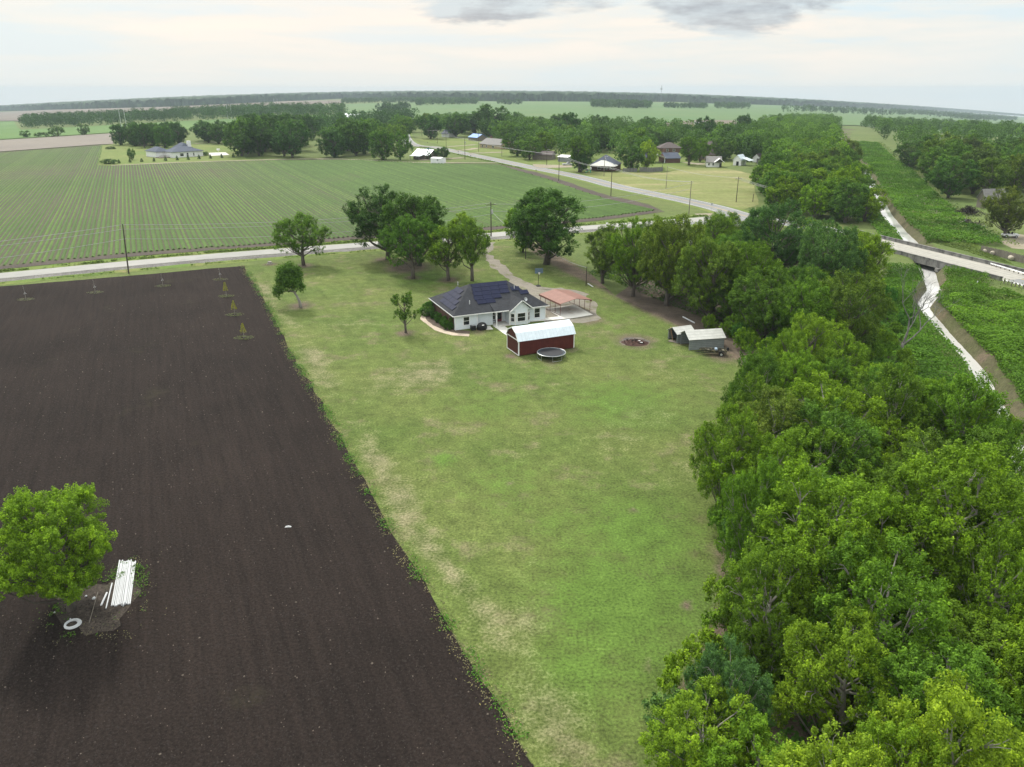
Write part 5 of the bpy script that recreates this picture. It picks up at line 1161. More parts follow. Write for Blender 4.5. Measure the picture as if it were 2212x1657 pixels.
# the leaning tree by the field edge, one of its kind
def leaning_tree():
    p = at(650, 664); t = thing('leaning_tree', 'tree with a crooked pale trunk leaning left towards the tilled field', 'tree', (p[0], p[1], 0), 0, 'lawn trees')
    g = np.random.default_rng(3); m = MB(); m.tube([(0, 0, -.2), (-.15, 0, 1.0), (-.55, 0, 2.0), (-1.1, .1, 2.9), (-1.4, .2, 4.2), (-1.5, .2, 5.6)], [.34, .27, .22, .18, .13, .06], 8)
    L = [(-1.4, .1, 6.6, 1.3), (-2.4, -.5, 5.8, 1.3), (-.5, .4, 5.6, 1.35), (-1.4, -1., 5.0, 1.3), (-3.3, .2, 4.6, 1.1), (-.1, -.6, 4.3, 1.1), (-3.7, -.4, 3.3, .95), (-4.2, .2, 2.5, .75), (-2.3, .9, 4.5, 1.3), (-.9, 1.1, 4.8, 1.2), (.5, .2, 3.4, .7), (-2.0, -.7, 3.9, 1.1), (-2.9, .6, 6.3, 1.0), (-.2, 0, 6.4, .9)]
    for x, y, z, r in L: m.tube([(-.7 if z < 4 else -1.2, .1, min(z * .75, 4.4) if z > 4 else 2.7), ((x - .9) / 2, y / 2 + .05, z * .5 + 1.6), (x, y, z)], [.12, .08, .03], 6, False)
    C = np.array([l[:3] for l in L]); Rr = np.array([l[3] for l in L]); li = g.choice(len(L), 1300, p=Rr ** 2 / (Rr ** 2).sum()); d = unit(g.normal(0, 1, (1300, 3)) + np.array([0, 0, .3])); q = C[li] + d * (Rr[li] * g.uniform(.5, 1.05, 1300))[:, None]
    pos = np.repeat(q, 11, 0) + g.normal(0, .19, (1300 * 11, 3)); V, Fc = leaf_quads(pos, np.repeat(d, 11, 0), .27, g)
    c = link('crown', raw_mesh('crown', V, Fc, LEAF, np.clip(np.repeat(g.normal(.42, .15, 1300), 11) + g.normal(0, .1, 14300), 0, 1)), t); c.color = (*G3, 1)
    m.build('trunk', PALEBARK, t, smooth=True); t.scale = (1.0, 1.0, 1.08)
leaning_tree()
# the tree in the tilled field: wide crown close to the camera
def field_tree():
    p = at(152, 1319); x, y = p[:2]; d = depth(x, y, 6)
    PR['field'] = grow(97, 9.6, 4.9, .14, 46, 1050, 95, .145, lobe_r=.25, flat=.95, gaps=.05, tuft=.46)
    tree('field', x, y, 10.2, 4.75, 'wide bright green tree standing alone in the tilled field', (.168, .258, .018), name='field_tree', rot=2.4, z=0)
field_tree()
# saplings in straw rings
def sapling(u, v, vt, label, leafy, g):
    p = at(u, v); h = hz(p[0], p[1], vt); t = thing('sapling', label, 'sapling', (p[0], p[1], .02), 0, 'saplings planted in the tilled field')
    m = MB(); m.tube([(0, 0, -.05), (.04, 0, h * .5), (.0, .03, h)], [.045, .035, .015], 6)
    for i in range(9): z = h * g.uniform(.35, .95); a = g.uniform(0, 6.3); l = .55 * (1.1 - z / h); m.tube([(0, 0, z), (l * math.cos(a), l * math.sin(a), z + .25 * l)], [.02, .008], 4, False)
    m.build('trunk', PALEBARK, t)
    if leafy:
        n = 420; z = h * (1 - g.uniform(0, 1, n) ** .8 * .62); a = g.uniform(0, 6.3, n); rr = .62 * (1.12 - z / h) * g.uniform(.2, 1, n) ** .5 * 1.3; pos = np.stack([rr * np.cos(a), rr * np.sin(a), z], 1)
        V, Fc = leaf_quads(pos, unit(pos * np.array([1, 1, 0])), .14, g); c = link('crown', raw_mesh('crown', V, Fc, LEAF, g.uniform(.3, .9, n)), t); c.color = (.24, .225, .035, 1)
    else:
        MB().tube([(-.1, -.05, h * .38), (.1, .02, h * .52), (.3, 0, h * .40)], .05, 5).build('trunk_guard', MAT['pvc'], t)
    n = 380; a = g.uniform(0, 6.3, n); rr = 1.25 * g.uniform(.35, 1.05, n); pos = np.stack([rr * 1.25 * np.cos(a), rr * .9 * np.sin(a), g.uniform(.02, .10, n)], 1)
    V, Fc = leaf_quads(pos, np.tile([0, 0, 1.], (n, 1)), .20, g, .3); c = link('straw_ring', raw_mesh('straw_ring', V, Fc, LEAF, g.uniform(.3, .9, n)), t); c.color = (.15, .145, .11, 1) if not leafy else (.14, .15, .085, 1)
gs = np.random.default_rng(8)
for u, v, vt, lb, lf in [(489, 640, 609, 'yellow green sapling with a cone shaped crown, farthest of the three leafy ones', 1), (507, 680, 649, 'sparse yellow green sapling, middle one of the three leafy ones', 1), (527, 730, 698, 'thin yellow green sapling, nearest of the three leafy ones', 1), (476, 604, 577, 'bare sapling at the far right corner of the tilled field', 0),
                         (352, 618, 588, 'bare sapling in the row along the road, second from the right corner', 0), (206, 632, 604, 'bare sapling in the row along the road, third from the right corner', 0), (56, 647, 617, 'bare sapling in the row along the road, nearest the left edge', 0)]: sapling(u, v, vt, lb, lf, gs)
# clipped shrubs at the brick wall
for i, (u, v, s) in enumerate([(938, 689, .9), (948, 696, .95), (959, 703, 1.0), (970, 711, 1.12)]):
    p = at(u, v); tree('box', p[0], p[1], 1.5 * s, .80 * s, 'round clipped shrub at the brick wall, ' + ['farthest of four', 'second farthest of four', 'second nearest of four', 'nearest of four, at the house corner'][i], (.050, .120, .014), 'clipped shrubs at the brick wall', 'clipped_shrub', cat='shrub', z=.03)
p = at(924, 681); tree('box', p[0], p[1], 2.3, 1.5, 'larger loose dark shrub at the rear corner of the brick wall', G4, name='shrub', cat='shrub', z=.03)
p = at(1141, 683); tree('box', p[0], p[1], .9, .5, 'small low shrub at the right corner of the ranch house', G3, name='shrub', cat='shrub', z=.03)

USED = []
def free(x, y, s):
    for a, b, q in USED:
        if (a - x) ** 2 + (b - y) ** 2 < (s * q) ** 2: return False
    USED.append((x, y, 1.)); return True
def at_top(u, v, h): return at(u, v, h)
# ---- single trees along the creek wood that can be told apart (crown top in the picture, crown width, height)
for u, vb, vt, w, c, k, lb in [(1302, 612, 482, 96, OL, 'big1', 'olive tree at the lawn edge behind the short lawn pole'), (1367, 640, 474, 112, G2, 'big0', 'dull green tree right of the very large dark tree, before the road'), (1440, 660, 456, 122, OL, 'big1', 'tall billowing olive green tree left of the green road island'),
        (1412, 600, 464, 70, G1, 'lawn2', 'bright green tree top just left of the tall billowing olive tree'), (1530, 690, 506, 128, OL, 'big1', 'yellow olive tree below the green road island'), (1608, 690, 525, 120, G2, 'big0', 'fresh green tree below the road junction'), (1645, 745, 580, 150, G3, 'big0', 'broad deep green tree in the middle of the wood behind the metal sheds'),
        (1585, 700, 600, 90, G3, 'near2', 'dark tree directly above the open metal shed')]:
    p = at(u, vb); d = depth(p[0], p[1], 5); r = w / 2 * d / F_; h = hz(p[0], p[1] + .25 * r, vt); free(p[0], p[1], .1); tree(k, p[0], p[1], h, r * 1.06, lb, c, 'trees along the creek')
W = [(1682, 424, 145, 17, BL, 'tall grey green tree beside the road junction'), (1798, 466, 120, 16, BL, 'tall blue green tree before the bridge head'), (1880, 490, 105, 13, YG, 'yellow green tree at the left end of the bridge'),
     (1845, 575, 140, 13, OL, 'large olive brown tree left of the dead tree'), (1740, 590, 130, 12, G2, 'mid green tree between the broad deep green tree and the olive brown tree'), (1775, 675, 110, 8, G1, 'small yellow green tree left of the dead tree foot')]
for u, v, w, h, c, lb in W:
    p = at_top(u, v + 6, h); d = depth(p[0], p[1], h); r = w / 2 * d / F_; x, y = p[0], p[1] - .2 * r
    free(x, y, .1); tree(random.choice(['big0', 'big1', 'near2', 'near4']), x, y, h, r * 1.08, lb, c, 'trees along the creek')
for u, v, w, h, c, lb in [(1702, 705, 105, 9.5, G1, 'bright tree right of the boat trailer, first of the row towards the dead tree'), (1757, 678, 110, 10, YG, 'yellow green tree highest in the row between the boat trailer and the dead tree'), (1828, 712, 105, 9, G1, 'bright tree just left of the dead tree foot'), (1655, 752, 105, 8.5, G2, 'small leafy tree directly behind the boat trailer'),
        (1728, 752, 115, 9, G1, 'round light tree below the yellow green row'), (1802, 768, 110, 8.5, G2, 'fresh green tree below the dead tree on its left'), (1884, 776, 105, 8, G1, 'leafy tree directly below the dead tree foot'), (1955, 782, 105, 8, G2, 'leafy tree on the creek bank right below the dead tree'),
        (2012, 806, 115, 9.5, G1, 'light tree on the creek bank, first of four down the bank from the dead tree'), (2070, 826, 120, 10.5, G2, 'fresh tree on the creek bank, second of four down the bank from the dead tree'), (2128, 850, 125, 11, G1, 'light tree leaning over the water, third of four down the bank from the dead tree'), (2168, 893, 130, 11, G2, 'fresh tree hiding the water, last of four down the bank from the dead tree')]:
    p = at_top(u, v + 5, h); d = depth(p[0], p[1], h); r = w / 2 * d / F_; free(p[0], p[1], .1); tree(random.choice(['near0', 'near1', 'near2', 'near5']), p[0], p[1] - .15 * r, h, r * 1.1, lb, c, 'trees along the creek')
NB = [(1590, 1380, 175, 8.5, BL, 'blue green rounded tree at the lawn edge near the bottom of the picture'), (1530, 1480, 230, 7.5, YG, 'yellow green low tree at the bottom left corner of the wood'), (1850, 1322, 250, 10, G1, 'pale limbed tree with a thin bright crown near the bottom of the wood'),
      (2085, 1462, 330, 13, YG, 'large bright yellow green tree at the bottom right corner'), (1815, 1580, 300, 10, YG, 'bright tufted tree at the bottom edge, left of the large bright corner tree'), (1650, 1560, 240, 7, G1, 'light green tree at the bottom edge beside the low yellow green tree'), (1960, 1560, 240, 10, YG, 'bright tree at the bottom edge directly left of the corner tree'),
      (1790, 1015, 300, 13, G1, 'broad light green tree in the middle of the near wood'), (2075, 965, 330, 14, G1, 'large light green tree at the right edge of the near wood'), (1645, 975, 150, 12, G2, 'fresh green tree bulging over the lawn edge halfway down'), (1590, 870, 150, 11, G2, 'tree at the lawn corner where the wood bulges out'), (1800, 800, 210, 12, G1, 'light crown at the far top of the near wood'),
      (1930, 790, 180, 12, G2, 'rounded crown left of the creek at the top of the near wood'), (2090, 815, 190, 12, G2, 'rounded crown hanging over the creek at the right edge'), (1800, 1090, 240, 12, G1, 'light tree above the dark hollow of the near wood'), (1680, 1180, 200, 10, G2, 'round mid green tree at the lawn edge above the dirt strip'),
      (2185, 1130, 200, 12, G1, 'tree with bare pale limbs at the right edge of the near wood'), (1640, 800, 130, 10, G2, 'feathery light tree just right of the boat trailer')]
for u, v, w, h, c, lb in NB:
    p = at_top(u, v + 8, h); d = depth(p[0], p[1], h); r = w / 2 * d / F_; x, y = p[0], p[1] - .15 * r
    free(x, y, .1); tree(random.choice(['near0', 'near1', 'near2', 'near3']), x, y, h, r * 1.05, lb, c, 'trees of the near wood', pale=True)
def fill(poly, spacing, hs, rs, kinds, cols, label, group, seed, name='broadleaf_tree', cat='tree', limit=999, hfun=None, avoid=None, pale=False):
    g = np.random.default_rng(seed); P = np.array([q[:2] for q in poly]); x0, y0 = P.min(0); x1, y1 = P.max(0); n = 0
    for _ in range(6000):
        if n >= limit: break
        x, y = g.uniform(x0, x1), g.uniform(y0, y1)
        if not inpoly(np.array([x]), np.array([y]), P)[0]: continue
        if avoid and avoid(x, y): continue
        sp = spacing if not callable(spacing) else spacing(x, y)
        if any((a - x) ** 2 + (b - y) ** 2 < sp * sp for a, b, q in USED): continue
        USED.append((x, y, 1.)); h = g.uniform(*hs) * (hfun(x, y) if hfun else 1)
        k = kinds[g.integers(0, len(kinds))]
        tree(k, x, y, h, min(g.uniform(*rs), h * .62), label, cols[g.integers(0, len(cols))], group, name, cat=cat, pale=pale); n += 1
    return n
creek_d = lambda x, y: float(dist_poly(np.array([x]), np.array([y]), CREEK)[0])
hw_d = lambda x, y: float(dist_poly(np.array([x]), np.array([y]), hw_line)[0])
rd_d = lambda x, y: float(dist_poly(np.array([x]), np.array([y]), road_line)[0])
def pxh(h, *p): return [at2(u, v, h) for u, v in p]
def wood(name, poly, n, seed, cols=(.045, .095, .025), hs=(12, 18), size=1.5, per=130, avoid=None, fr=(.34, .5), tone=.16):
    """a far wood that reads as one mass: crowns crowding each other"""
    g = np.random.default_rng(seed); P = np.array([q[:2] for q in poly]); x0, y0 = P.min(0); x1, y1 = P.max(0); X, Y = g.uniform(x0, x1, n * 12), g.uniform(y0, y1, n * 12); k = inpoly(X, Y, P)
    if avoid is not None: k &= ~avoid(X, Y)
    X, Y = X[k][:n], Y[k][:n]; m = len(X); nl = 7
    h = g.uniform(*hs, m); r = h * g.uniform(*fr, m); lc = unit(g.normal(0, 1, (m, nl, 3)) + np.array([0, 0, .4])) * .62; d = unit(g.normal(0, 1, (m, nl, per // nl, 3)) + lc[:, :, None] * .9 + np.array([0, 0, .3]))
    off = (lc[:, :, None] + d * .46 * g.uniform(.75, 1.1, d.shape[:3])[..., None]).reshape(m, -1, 3); pp = off.shape[1]
    pos = (np.stack([X, Y, drop(X, Y) + h * .54], 1)[:, None] + off * np.stack([r, r, h * .48], 1)[:, None]).reshape(-1, 3)
    V, Fc = leaf_quads(pos, d.reshape(-1, 3), size, g, .75, .35); o = link(name, raw_mesh(name, V, Fc, LEAF, np.clip(np.repeat(g.normal(.42, tone, m), pp) + g.normal(0, .12, m * pp), 0, 1))); o.color = (*cols, 1); tag(o, kind='stuff'); return o
vcd = lambda X, Y: dist_poly(X, Y, CREEK)
NEARP = pxh(11, (1600, 870), (1660, 815), (1750, 785), (1850, 775), (1950, 795), (2060, 805), (2140, 835), (2240, 960)) + [(44., 44.), (34., 24.), (16., 22.)] + px((1545, 1600), (1580, 1500), (1640, 1400), (1660, 1280), (1650, 1150), (1630, 1050), (1610, 950))
cnt = [fill(NEARP, 4.7, (8, 12.5), (3.2, 4.8), ['near0', 'near1', 'near2', 'near3', 'near5'], [G1, G1, G2, G2, G3, OL], 'bright leafy tree massed in the near wood between lawn and creek', 'trees massed in the near wood', 1, avoid=lambda x, y: creek_d(x, y) < 3, limit=42, pale=True)]
MIDP = px((1330, 600), (1420, 570), (1500, 555), (1600, 535), (1700, 540), (1800, 560), (1870, 590), (1850, 650), (1740, 740), (1680, 770), (1620, 735), (1500, 670), (1420, 640), (1340, 615))
cnt.append(fill(MIDP, 5.6, (8, 11.5), (3.6, 5.4), ['near0', 'near2', 'near4', 'near5'], [G1, G2, G2, G3, OL], 'leafy green tree massed along the creek between the lawn and the bridge', 'trees massed between lawn and bridge', 2, avoid=lambda x, y: creek_d(x, y) < 11 or rd_d(x, y) < 10 or hw_d(x, y) < 11, limit=22))
THK = px((1500, 700), (1600, 750), (1680, 800), (1840, 790), (1960, 800), (1960, 700), (1900, 640), (1860, 640), (1700, 730))
dead_p = at2(1945, 762)
cnt.append(fill(THK, 3.0, (2.0, 3.8), (1.8, 3.0), ['shrub0', 'shrub1', 'shrub2'], [G1, G2, (.075, .18, .03)], 'low leafy shrub in the thicket around the dead tree', 'thicket shrubs by the creek', 3, 'shrub', 'shrub', avoid=lambda x, y: creek_d(x, y) < 4 or math.hypot(x - dead_p[0], y - dead_p[1] + 2) < 4, limit=40))
cnt.append(fill(THK, 4.6, (4.5, 7), (2.4, 3.6), ['near0', 'near2', 'near5'], [G1, G2, YG, OL], 'small leafy tree in the thicket around the dead tree', 'small trees of the creek thicket', 33, avoid=lambda x, y: creek_d(x, y) < 9 or math.hypot(x - dead_p[0], y - dead_p[1] + 2) < 7, limit=6))
EDGE = px((1560, 1040), (1600, 1040), (1640, 1250), (1640, 1420), (1570, 1560), (1490, 1640), (1430, 1660), (1500, 1530), (1580, 1420), (1600, 1250))
cnt.append(fill(EDGE, 2.4, (2.2, 4.5), (1.6, 2.6), ['shrub0', 'shrub1', 'shrub2'], [G1, G2, G2, BL], 'low leafy shrub at the lawn edge of the near wood', 'shrubs at the foot of the near wood', 4, 'shrub', 'shrub', limit=26))
CORR1 = px((1638, 408), (1660, 440), (1672, 464), (1720, 484), (1790, 500), (1885, 505), (1906, 482), (1888, 425), (1862, 398), (1750, 395))
cnt.append(fill(CORR1, 5.4, (9, 13.5), (4.6, 6.2), ['mid0', 'mid1', 'mid2', 'mid3', 'mid4'], [G1, G2, G3, G3, OL, G4], 'tree massed in the green corridor just beyond the road', 'trees of the corridor beyond the road', 5, avoid=lambda x, y: creek_d(x, y) < 8.5 or hw_d(x, y) < 9.5, limit=40))
CORR = px((1638, 405), (1655, 372), (1650, 350), (1800, 335), (1845, 345), (1858, 372), (1868, 395))
cnt.append(fill(CORR, 6.3, (9, 14), (4.8, 6.8), ['mid0', 'mid1', 'mid2', 'mid3', 'mid4'], [G1, G2, G2, G3, OL, G3], 'tree massed farther up the green corridor along the creek', 'trees of the far corridor', 55, avoid=lambda x, y: creek_d(x, y) < 9.5, limit=24))
wood('corridor_wood', px((1660, 395), (1650, 352), (1625, 330), (1600, 305), (1640, 280), (1700, 266), (1795, 264), (1822, 283), (1836, 320), (1846, 346), (1862, 392)), 560, 61, cols=(.100, .180, .024), hs=(10, 15), size=.95, per=330, avoid=lambda X, Y: vcd(X, Y) < 10, tone=.2)
RF = px((1952, 352), (1985, 385), (2008, 412), (2060, 436), (2120, 430), (2180, 424), (2260, 424), (2260, 368), (2120, 356))
cnt.append(fill(RF, 7.6, (12, 17), (6.0, 8.6), ['mid0', 'mid1', 'mid2', 'mid3', 'mid4'], [G3, G3, G4, G4, OL, (.085, .120, .03)], 'grey green tree massed in the forest on the far right bank', 'trees of the right bank forest', 6, avoid=lambda x, y: creek_d(x, y) < 20, limit=40))
wood('right_bank_wood', px((1862, 284), (1880, 300), (1915, 325), (1952, 353), (2120, 357), (2290, 370), (2330, 300), (2212, 288), (2000, 270), (1870, 268)), 620, 62, cols=(.078, .144, .028), hs=(11, 17), size=1.1, per=300, avoid=lambda X, Y: vcd(X, Y) < 22, tone=.2)
p = at(2168, 512); tree('big0', p[0], p[1], hz(p[0], p[1], 407), 6.6, 'olive crowned round tree over the scrap yard at the right edge', (.145, .165, .028), name='broadleaf_tree', z=0)
p = at(1990, 372); tree('mid2', p[0], p[1], 13, 5, 'single tree with a bare lower trunk at the front of the right bank forest', G4, z=None)
# ---- village and groves
V = [(1000, 343, 318, 0, '', 0)]
VT = [(956, 343, 318, 32, DK, 'mid1', 'round dark tree behind the pale garden shed'), (926, 345, 322, 13, DK, 'cone', 'small dark conifer between the cottage and the round dark tree'), (865, 346, 289, 44, G3, 'mid0', 'tree with a thin bare trunk left of the cottage with the white roof'), (826, 345, 280, 56, G3, 'mid4', 'green tree left of the thin trunked tree at the farm track'),
      (1251, 372, 292, 46, G3, 'midtall', 'tall tree at the highway directly left of the house with blue grey roof'), (1255, 372, 322, 50, DK, 'mid1', 'round dark tree with double trunk at the highway lawn'), (1362, 369, 315, 54, G4, 'mid3', 'dark tree right of the pale front gable'), (1396, 366, 308, 44, YG, 'mid0', 'yellow green tree inside the board fence'), (1488, 357, 294, 48, G3, 'midtall', 'tall round tree alone at the edge of the dry meadow'),
      (1512, 350, 300, 40, G2, 'mid2', 'light green tree behind the tall round tree of the meadow'), (1118, 338, 290, 56, G3, 'mid0', 'tree right of the grey roofed house'), (1144, 345, 296, 54, G3, 'mid2', 'tree with twin trunks beside the long low barn'), (1178, 340, 285, 48, G2, 'mid1', 'light green tree behind the long low barn'), (1066, 318, 298, 20, G4, 'mid3', 'small tree before the grey roofed house'),
      (1560, 344, 300, 44, DK, 'mid4', 'dark tree behind the small white cottage'), (1650, 348, 290, 52, G4, 'mid0', 'tree over the grey board fence at the wood'), (1610, 344, 292, 54, DK, 'mid1', 'dark spreading tree behind the white shed with the awning'), (1372, 340, 278, 48, G2, 'mid2', 'tree behind the dark tree of the pale front gable'), (1025, 289, 240, 70, DK, 'midtall', 'tall dark tree of the village edge left of the middle'), (1060, 292, 230, 80, DK, 'mid0', 'tallest dark tree clump top in the village, left of the middle'), (1230, 312, 243, 50, DK, 'mid3', 'dark tall tree top in the middle of the village'),
      (1522, 316, 256, 42, DK, 'mid0', 'round dark tree at the far right of the village'), (1605, 300, 246, 36, DK, 'mid4', 'dark isolated tree at the far end of the village'), (1093, 318, 262, 46, G3, 'mid2', 'grey green tree behind the grey roofed house'), (985, 296, 246, 60, G4, 'mid1', 'dark tree above the lawn of the highway bend'), (930, 300, 248, 56, DK, 'mid3', 'dark tree at the far end of the highway')]
for u, v, vt, w, c, k, lb in VT:
    p = at(u, v); d = depth(p[0], p[1], 6); r = w / 2 * d / F_; h = hz(p[0], p[1], vt) - p[2]; USED.append((p[0], p[1], 1)); tree(k, p[0], p[1], max(h, 3), r * 1.05, lb, c, 'trees among the village houses', z=p[2])
HOUSE_PX = [(893, 926, 343), (954, 970, 296), (1036, 1082, 320), (1205, 1226, 349), (1150, 1192, 345), (1275, 1328, 369), (1414, 1470, 352), (1425, 1472, 330), (1510, 1546, 346), (1526, 1562, 361), (1583, 1612, 358), (1625, 1641, 350)]
HB = [(at2((a + b) / 2, v), (b - a) / 2) for a, b, v in HOUSE_PX]
def vil_avoid(x, y):
    d = depth(x, y); u = CX + F_ * x / d; v = CY - F_ * (y * sP - CAM_H * cP) / d
    if hw_d(x, y) < 13: return True
    if 880 < u < 1035 and v > 300: return True
    for a, b, vv in HOUSE_PX:
        if a - 8 < u < b + 8 and vv - 9 < v < vv + 26: return True
    return v > 357
VP = px((905, 290), (1010, 289), (1030, 302), (1090, 318), (1150, 340), (1260, 345), (1270, 360), (1340, 366), (1400, 360), (1500, 345), (1560, 350), (1640, 350), (1650, 320), (1600, 290), (1560, 300), (1500, 300), (1400, 290), (1330, 286), (1250, 286), (1150, 281), (1090, 272), (1020, 270), (930, 270), (900, 278))
cnt.append(fill(VP, 9.5, (11, 16.5), (6.0, 9.0), ['mid0', 'mid1', 'mid2', 'mid3', 'mid4', 'midtall'], [G3, G4, G4, DK, DK, G3, OL], 'green shade tree among the village houses', 'shade trees of the village', 8, avoid=vil_avoid, limit=42))
GA = px((255, 327), (300, 326), (360, 322), (400, 317), (405, 309), (330, 306), (262, 309))
cnt.append(fill(GA, 9.5, (13, 17), (6.0, 8.0), ['mid1', 'mid3', 'mid4'], [DK, DK, G4], 'dark tree in the grove behind and left of the white house', 'grove left of the white house', 9, limit=12))
GB = px((515, 338), (560, 345), (660, 341), (770, 343), (800, 335), (780, 315), (700, 300), (600, 300), (530, 306))
cnt.append(fill(GB, 9.5, (16, 21), (8.5, 11.5), ['mid0', 'mid1', 'mid4', 'mid2'], [G4, DK, G3, DK], 'big dark tree in the dense grove beyond the crop field', 'dense grove beyond the crop field', 10, limit=30))
GC = px((430, 316), (470, 312), (520, 309), (525, 300), (440, 302))
cnt.append(fill(GC, 11, (12, 15), (6.5, 8.5), ['mid2', 'mid0', 'mid3'], [G4, DK], 'dark tree along the lane right of the white house', 'trees along the lane', 12, limit=8))
GD = px((790, 320), (850, 318), (900, 300), (890, 282), (820, 282), (780, 300))
cnt.append(fill(GD, 11, (12, 16), (6.5, 9.), ['mid2', 'mid0', 'mid1'], [G3, G4, G2], 'green tree in the grove left of the highway end', 'grove left of the highway end', 13, limit=12))
import sys; sys.stderr.write("FILL %s\n" % cnt)
def vil_mask(X, Y):
    d = Y * cP + CAM_H * sP; U = CX + F_ * X / d; Vv = CY - F_ * (Y * sP - CAM_H * cP) / d; m = (dist_poly(X, Y, hw_line) < 15) | (Vv > 352) | ((U > 880) & (U < 1035) & (Vv > 299))
    for a, b, vv in HOUSE_PX: m |= (U > a - 8) & (U < b + 8) & (Vv > vv - 8) & (Vv < vv + 26)
    return m
wood('village_wood', VP, 430, 63, cols=(.080, .150, .026), hs=(11, 16), size=1.15, per=280, avoid=vil_mask, tone=.2)
# small clipped trees in a row along the white house's lot, its bush and young tree
for i, (zx, zy) in enumerate([(390, 455), (555, 443), (733, 434), (920, 428), (1092, 418), (1266, 408), (1432, 402), (1597, 392), (1768, 383), (1938, 374), (2115, 365)]):
    p = at(.1432 * zx + 201.6, .1432 * zy + 288); tree('cone', p[0], p[1], 2.6 if i > 3 else 2.2, .95, 'small dark cone shaped tree in the row before the white house', DK, 'row of small trees before the white house', 'small_conifer')
p = at(236, 354.5); tree('shrub1', p[0], p[1], 2.4, 4.2, 'wide dark bush at the left end of the row before the white house', DK, name='shrub', cat='shrub')
p = at(285.5, 346); tree('mid3', p[0], p[1], 6.5, 2.2, 'thin young tree on the lot left of the white house', G4, name='young_tree')
p = at(239, 322.5); tree('shrub0', p[0], p[1], 1.6, 3.2, 'low dark bush at the corner of the grove left of the white house', DK, name='shrub', cat='shrub')
p = at(443, 337); tree('shrub2', p[0], p[1], 2.2, 2.2, 'dark shrub at the right corner of the white house', DK, name='shrub', cat='shrub')
for i, (u, v, h, r) in enumerate([(56, 297, 6, 5), (84, 296, 4, 4), (126, 294.5, 9, 7), (182, 291.5, 10, 6), (100, 295.5, 4, 3)]):
    p = at(u, v); tree(['far0', 'far1', 'far2'][i % 3], p[0], p[1], h, r, ['round bush leftmost on the ditch between the far green and grey fields', 'low bush on the ditch right of the leftmost bush', 'tree on the ditch between green and grey field, left of the two', 'tree on the ditch between green and grey field, right of the two', 'small bush on the ditch just left of the left tree'][i], G4, 'trees on the far ditch', z=p[2])
# ---- the dead tree
def dead_tree():
    p = at(1945, 762); DEADBARK = M('dead_grey_bark', (.17, .165, .155), .9, .3, 3., .3); t = thing('dead_tree', 'leafless grey dead tree leaning over the creek before the bridge', 'tree', (p[0], p[1], gz(p[0], p[1])), 0); g = np.random.default_rng(14); m = MB(); tw = MB()
    def br(o, d, L, r, lv):
        e = o + d * L; mid = o + d * L * .5 + Vector(g.normal(0, .05, 3)) * L
        (m if lv < 3 else tw).tube([o, mid, e], [r, r * .8, r * .62], 6 if lv < 3 else 4, False)
        if lv >= 5: return
        for k in range(2 if lv < 2 else 3):
            nd = (d + Vector(g.normal(0, .42, 3)) + Vector((.04, 0, .22))).normalized(); br(e if k < 2 else mid, nd, L * g.uniform(.6, .85), r * .6, lv + 1)
    m.tube([(0, 0, -.5), (.1, 0, .8), (.2, .1, 1.7)], [.36, .28, .24], 8)
    br(Vector((.2, .1, 1.6)), Vector((.10, .05, 1)).normalized(), 4.2, .17, 0); br(Vector((.2, .1, 1.4)), Vector((.85, .1, .8)).normalized(), 3.6, .15, 0); br(Vector((.2, .1, 1.7)), Vector((.5, .35, 1)).normalized(), 3.4, .12, 1)
    m.build('trunk', DEADBARK, t, smooth=True); tw.build('twigs', DEADBARK, t); t.scale = (.92, .92, .92)
dead_tree()
# ---- masses nobody could count
def leaf_mass(name, X, Y, Z, size, g, col, tint=None, up=.9):
    n = len(X); pos = np.column_stack([X, Y, Z]); V, Fc = leaf_quads(pos, np.tile([0, 0, 1.], (n, 1)), size, g, .6, up)
    o = link(name, raw_mesh(name, V, Fc, LEAF, g.uniform(.15, .8, n) if tint is None else np.clip(tint, 0, 1))); o.color = (*col, 1); tag(o, kind='stuff'); return o
def cover(name, poly, n, hmax, size, col, seed, lump=3.2, edge=3., holes=.0):
    g = np.random.default_rng(seed); P = np.array([q[:2] for q in poly]); x0, y0 = P.min(0); x1, y1 = P.max(0)
    X, Y = g.uniform(x0, x1, n * 9), g.uniform(y0, y1, n * 9); ok = inpoly(X, Y, P); X, Y = X[ok], Y[ok]; dc = dist_poly(X, Y, CREEK); q = (dc > np.interp(Y, [60, 140, 190, 330, 450], [1.9, 2.1, 2.5, 2.4, 1.8])) & (dist_poly(X, Y, hw_line) > 6.6); X, Y, dc = X[q][:n], Y[q][:n], dc[q][:n]
    L = fbm(X, Y, lump, seed) * 1.35 - .2; e = np.clip(dist_poly(X, Y, np.vstack([P, P[:1]])) / edge, .15, 1); k = L > holes * fbm(X, Y, 14, seed + 5) * 1.6
    X, Y, L, e = X[k], Y[k], L[k], e[k]; gzv = drop(X, Y) + carve(X, Y)
    Z = gzv + hmax * np.clip(L, .05, 1.3) * e * g.uniform(.45, 1.05, len(X)); return leaf_mass(name, X, Y, Z, size, g, col, .42 + (fbm(X, Y, 11, seed + 2) - .5) * .9 + g.normal(0, .13, len(X)))
cover('vine_cover', px((2040, 625), (2100, 618), (2212, 640), (2350, 680), (2350, 900), (2260, 900), (2212, 960), (2170, 880), (2120, 795), (2045, 705), (2010, 660)), 70000, 2.2, .34, (.122, .222, .020), 21, 4.6)
cover('tall_grass', px((2000, 520), (2040, 490), (2075, 500), (2120, 535), (2190, 572), (2140, 560), (2085, 542)), 16000, .8, .40, (.135, .175, .045), 22, 3.)
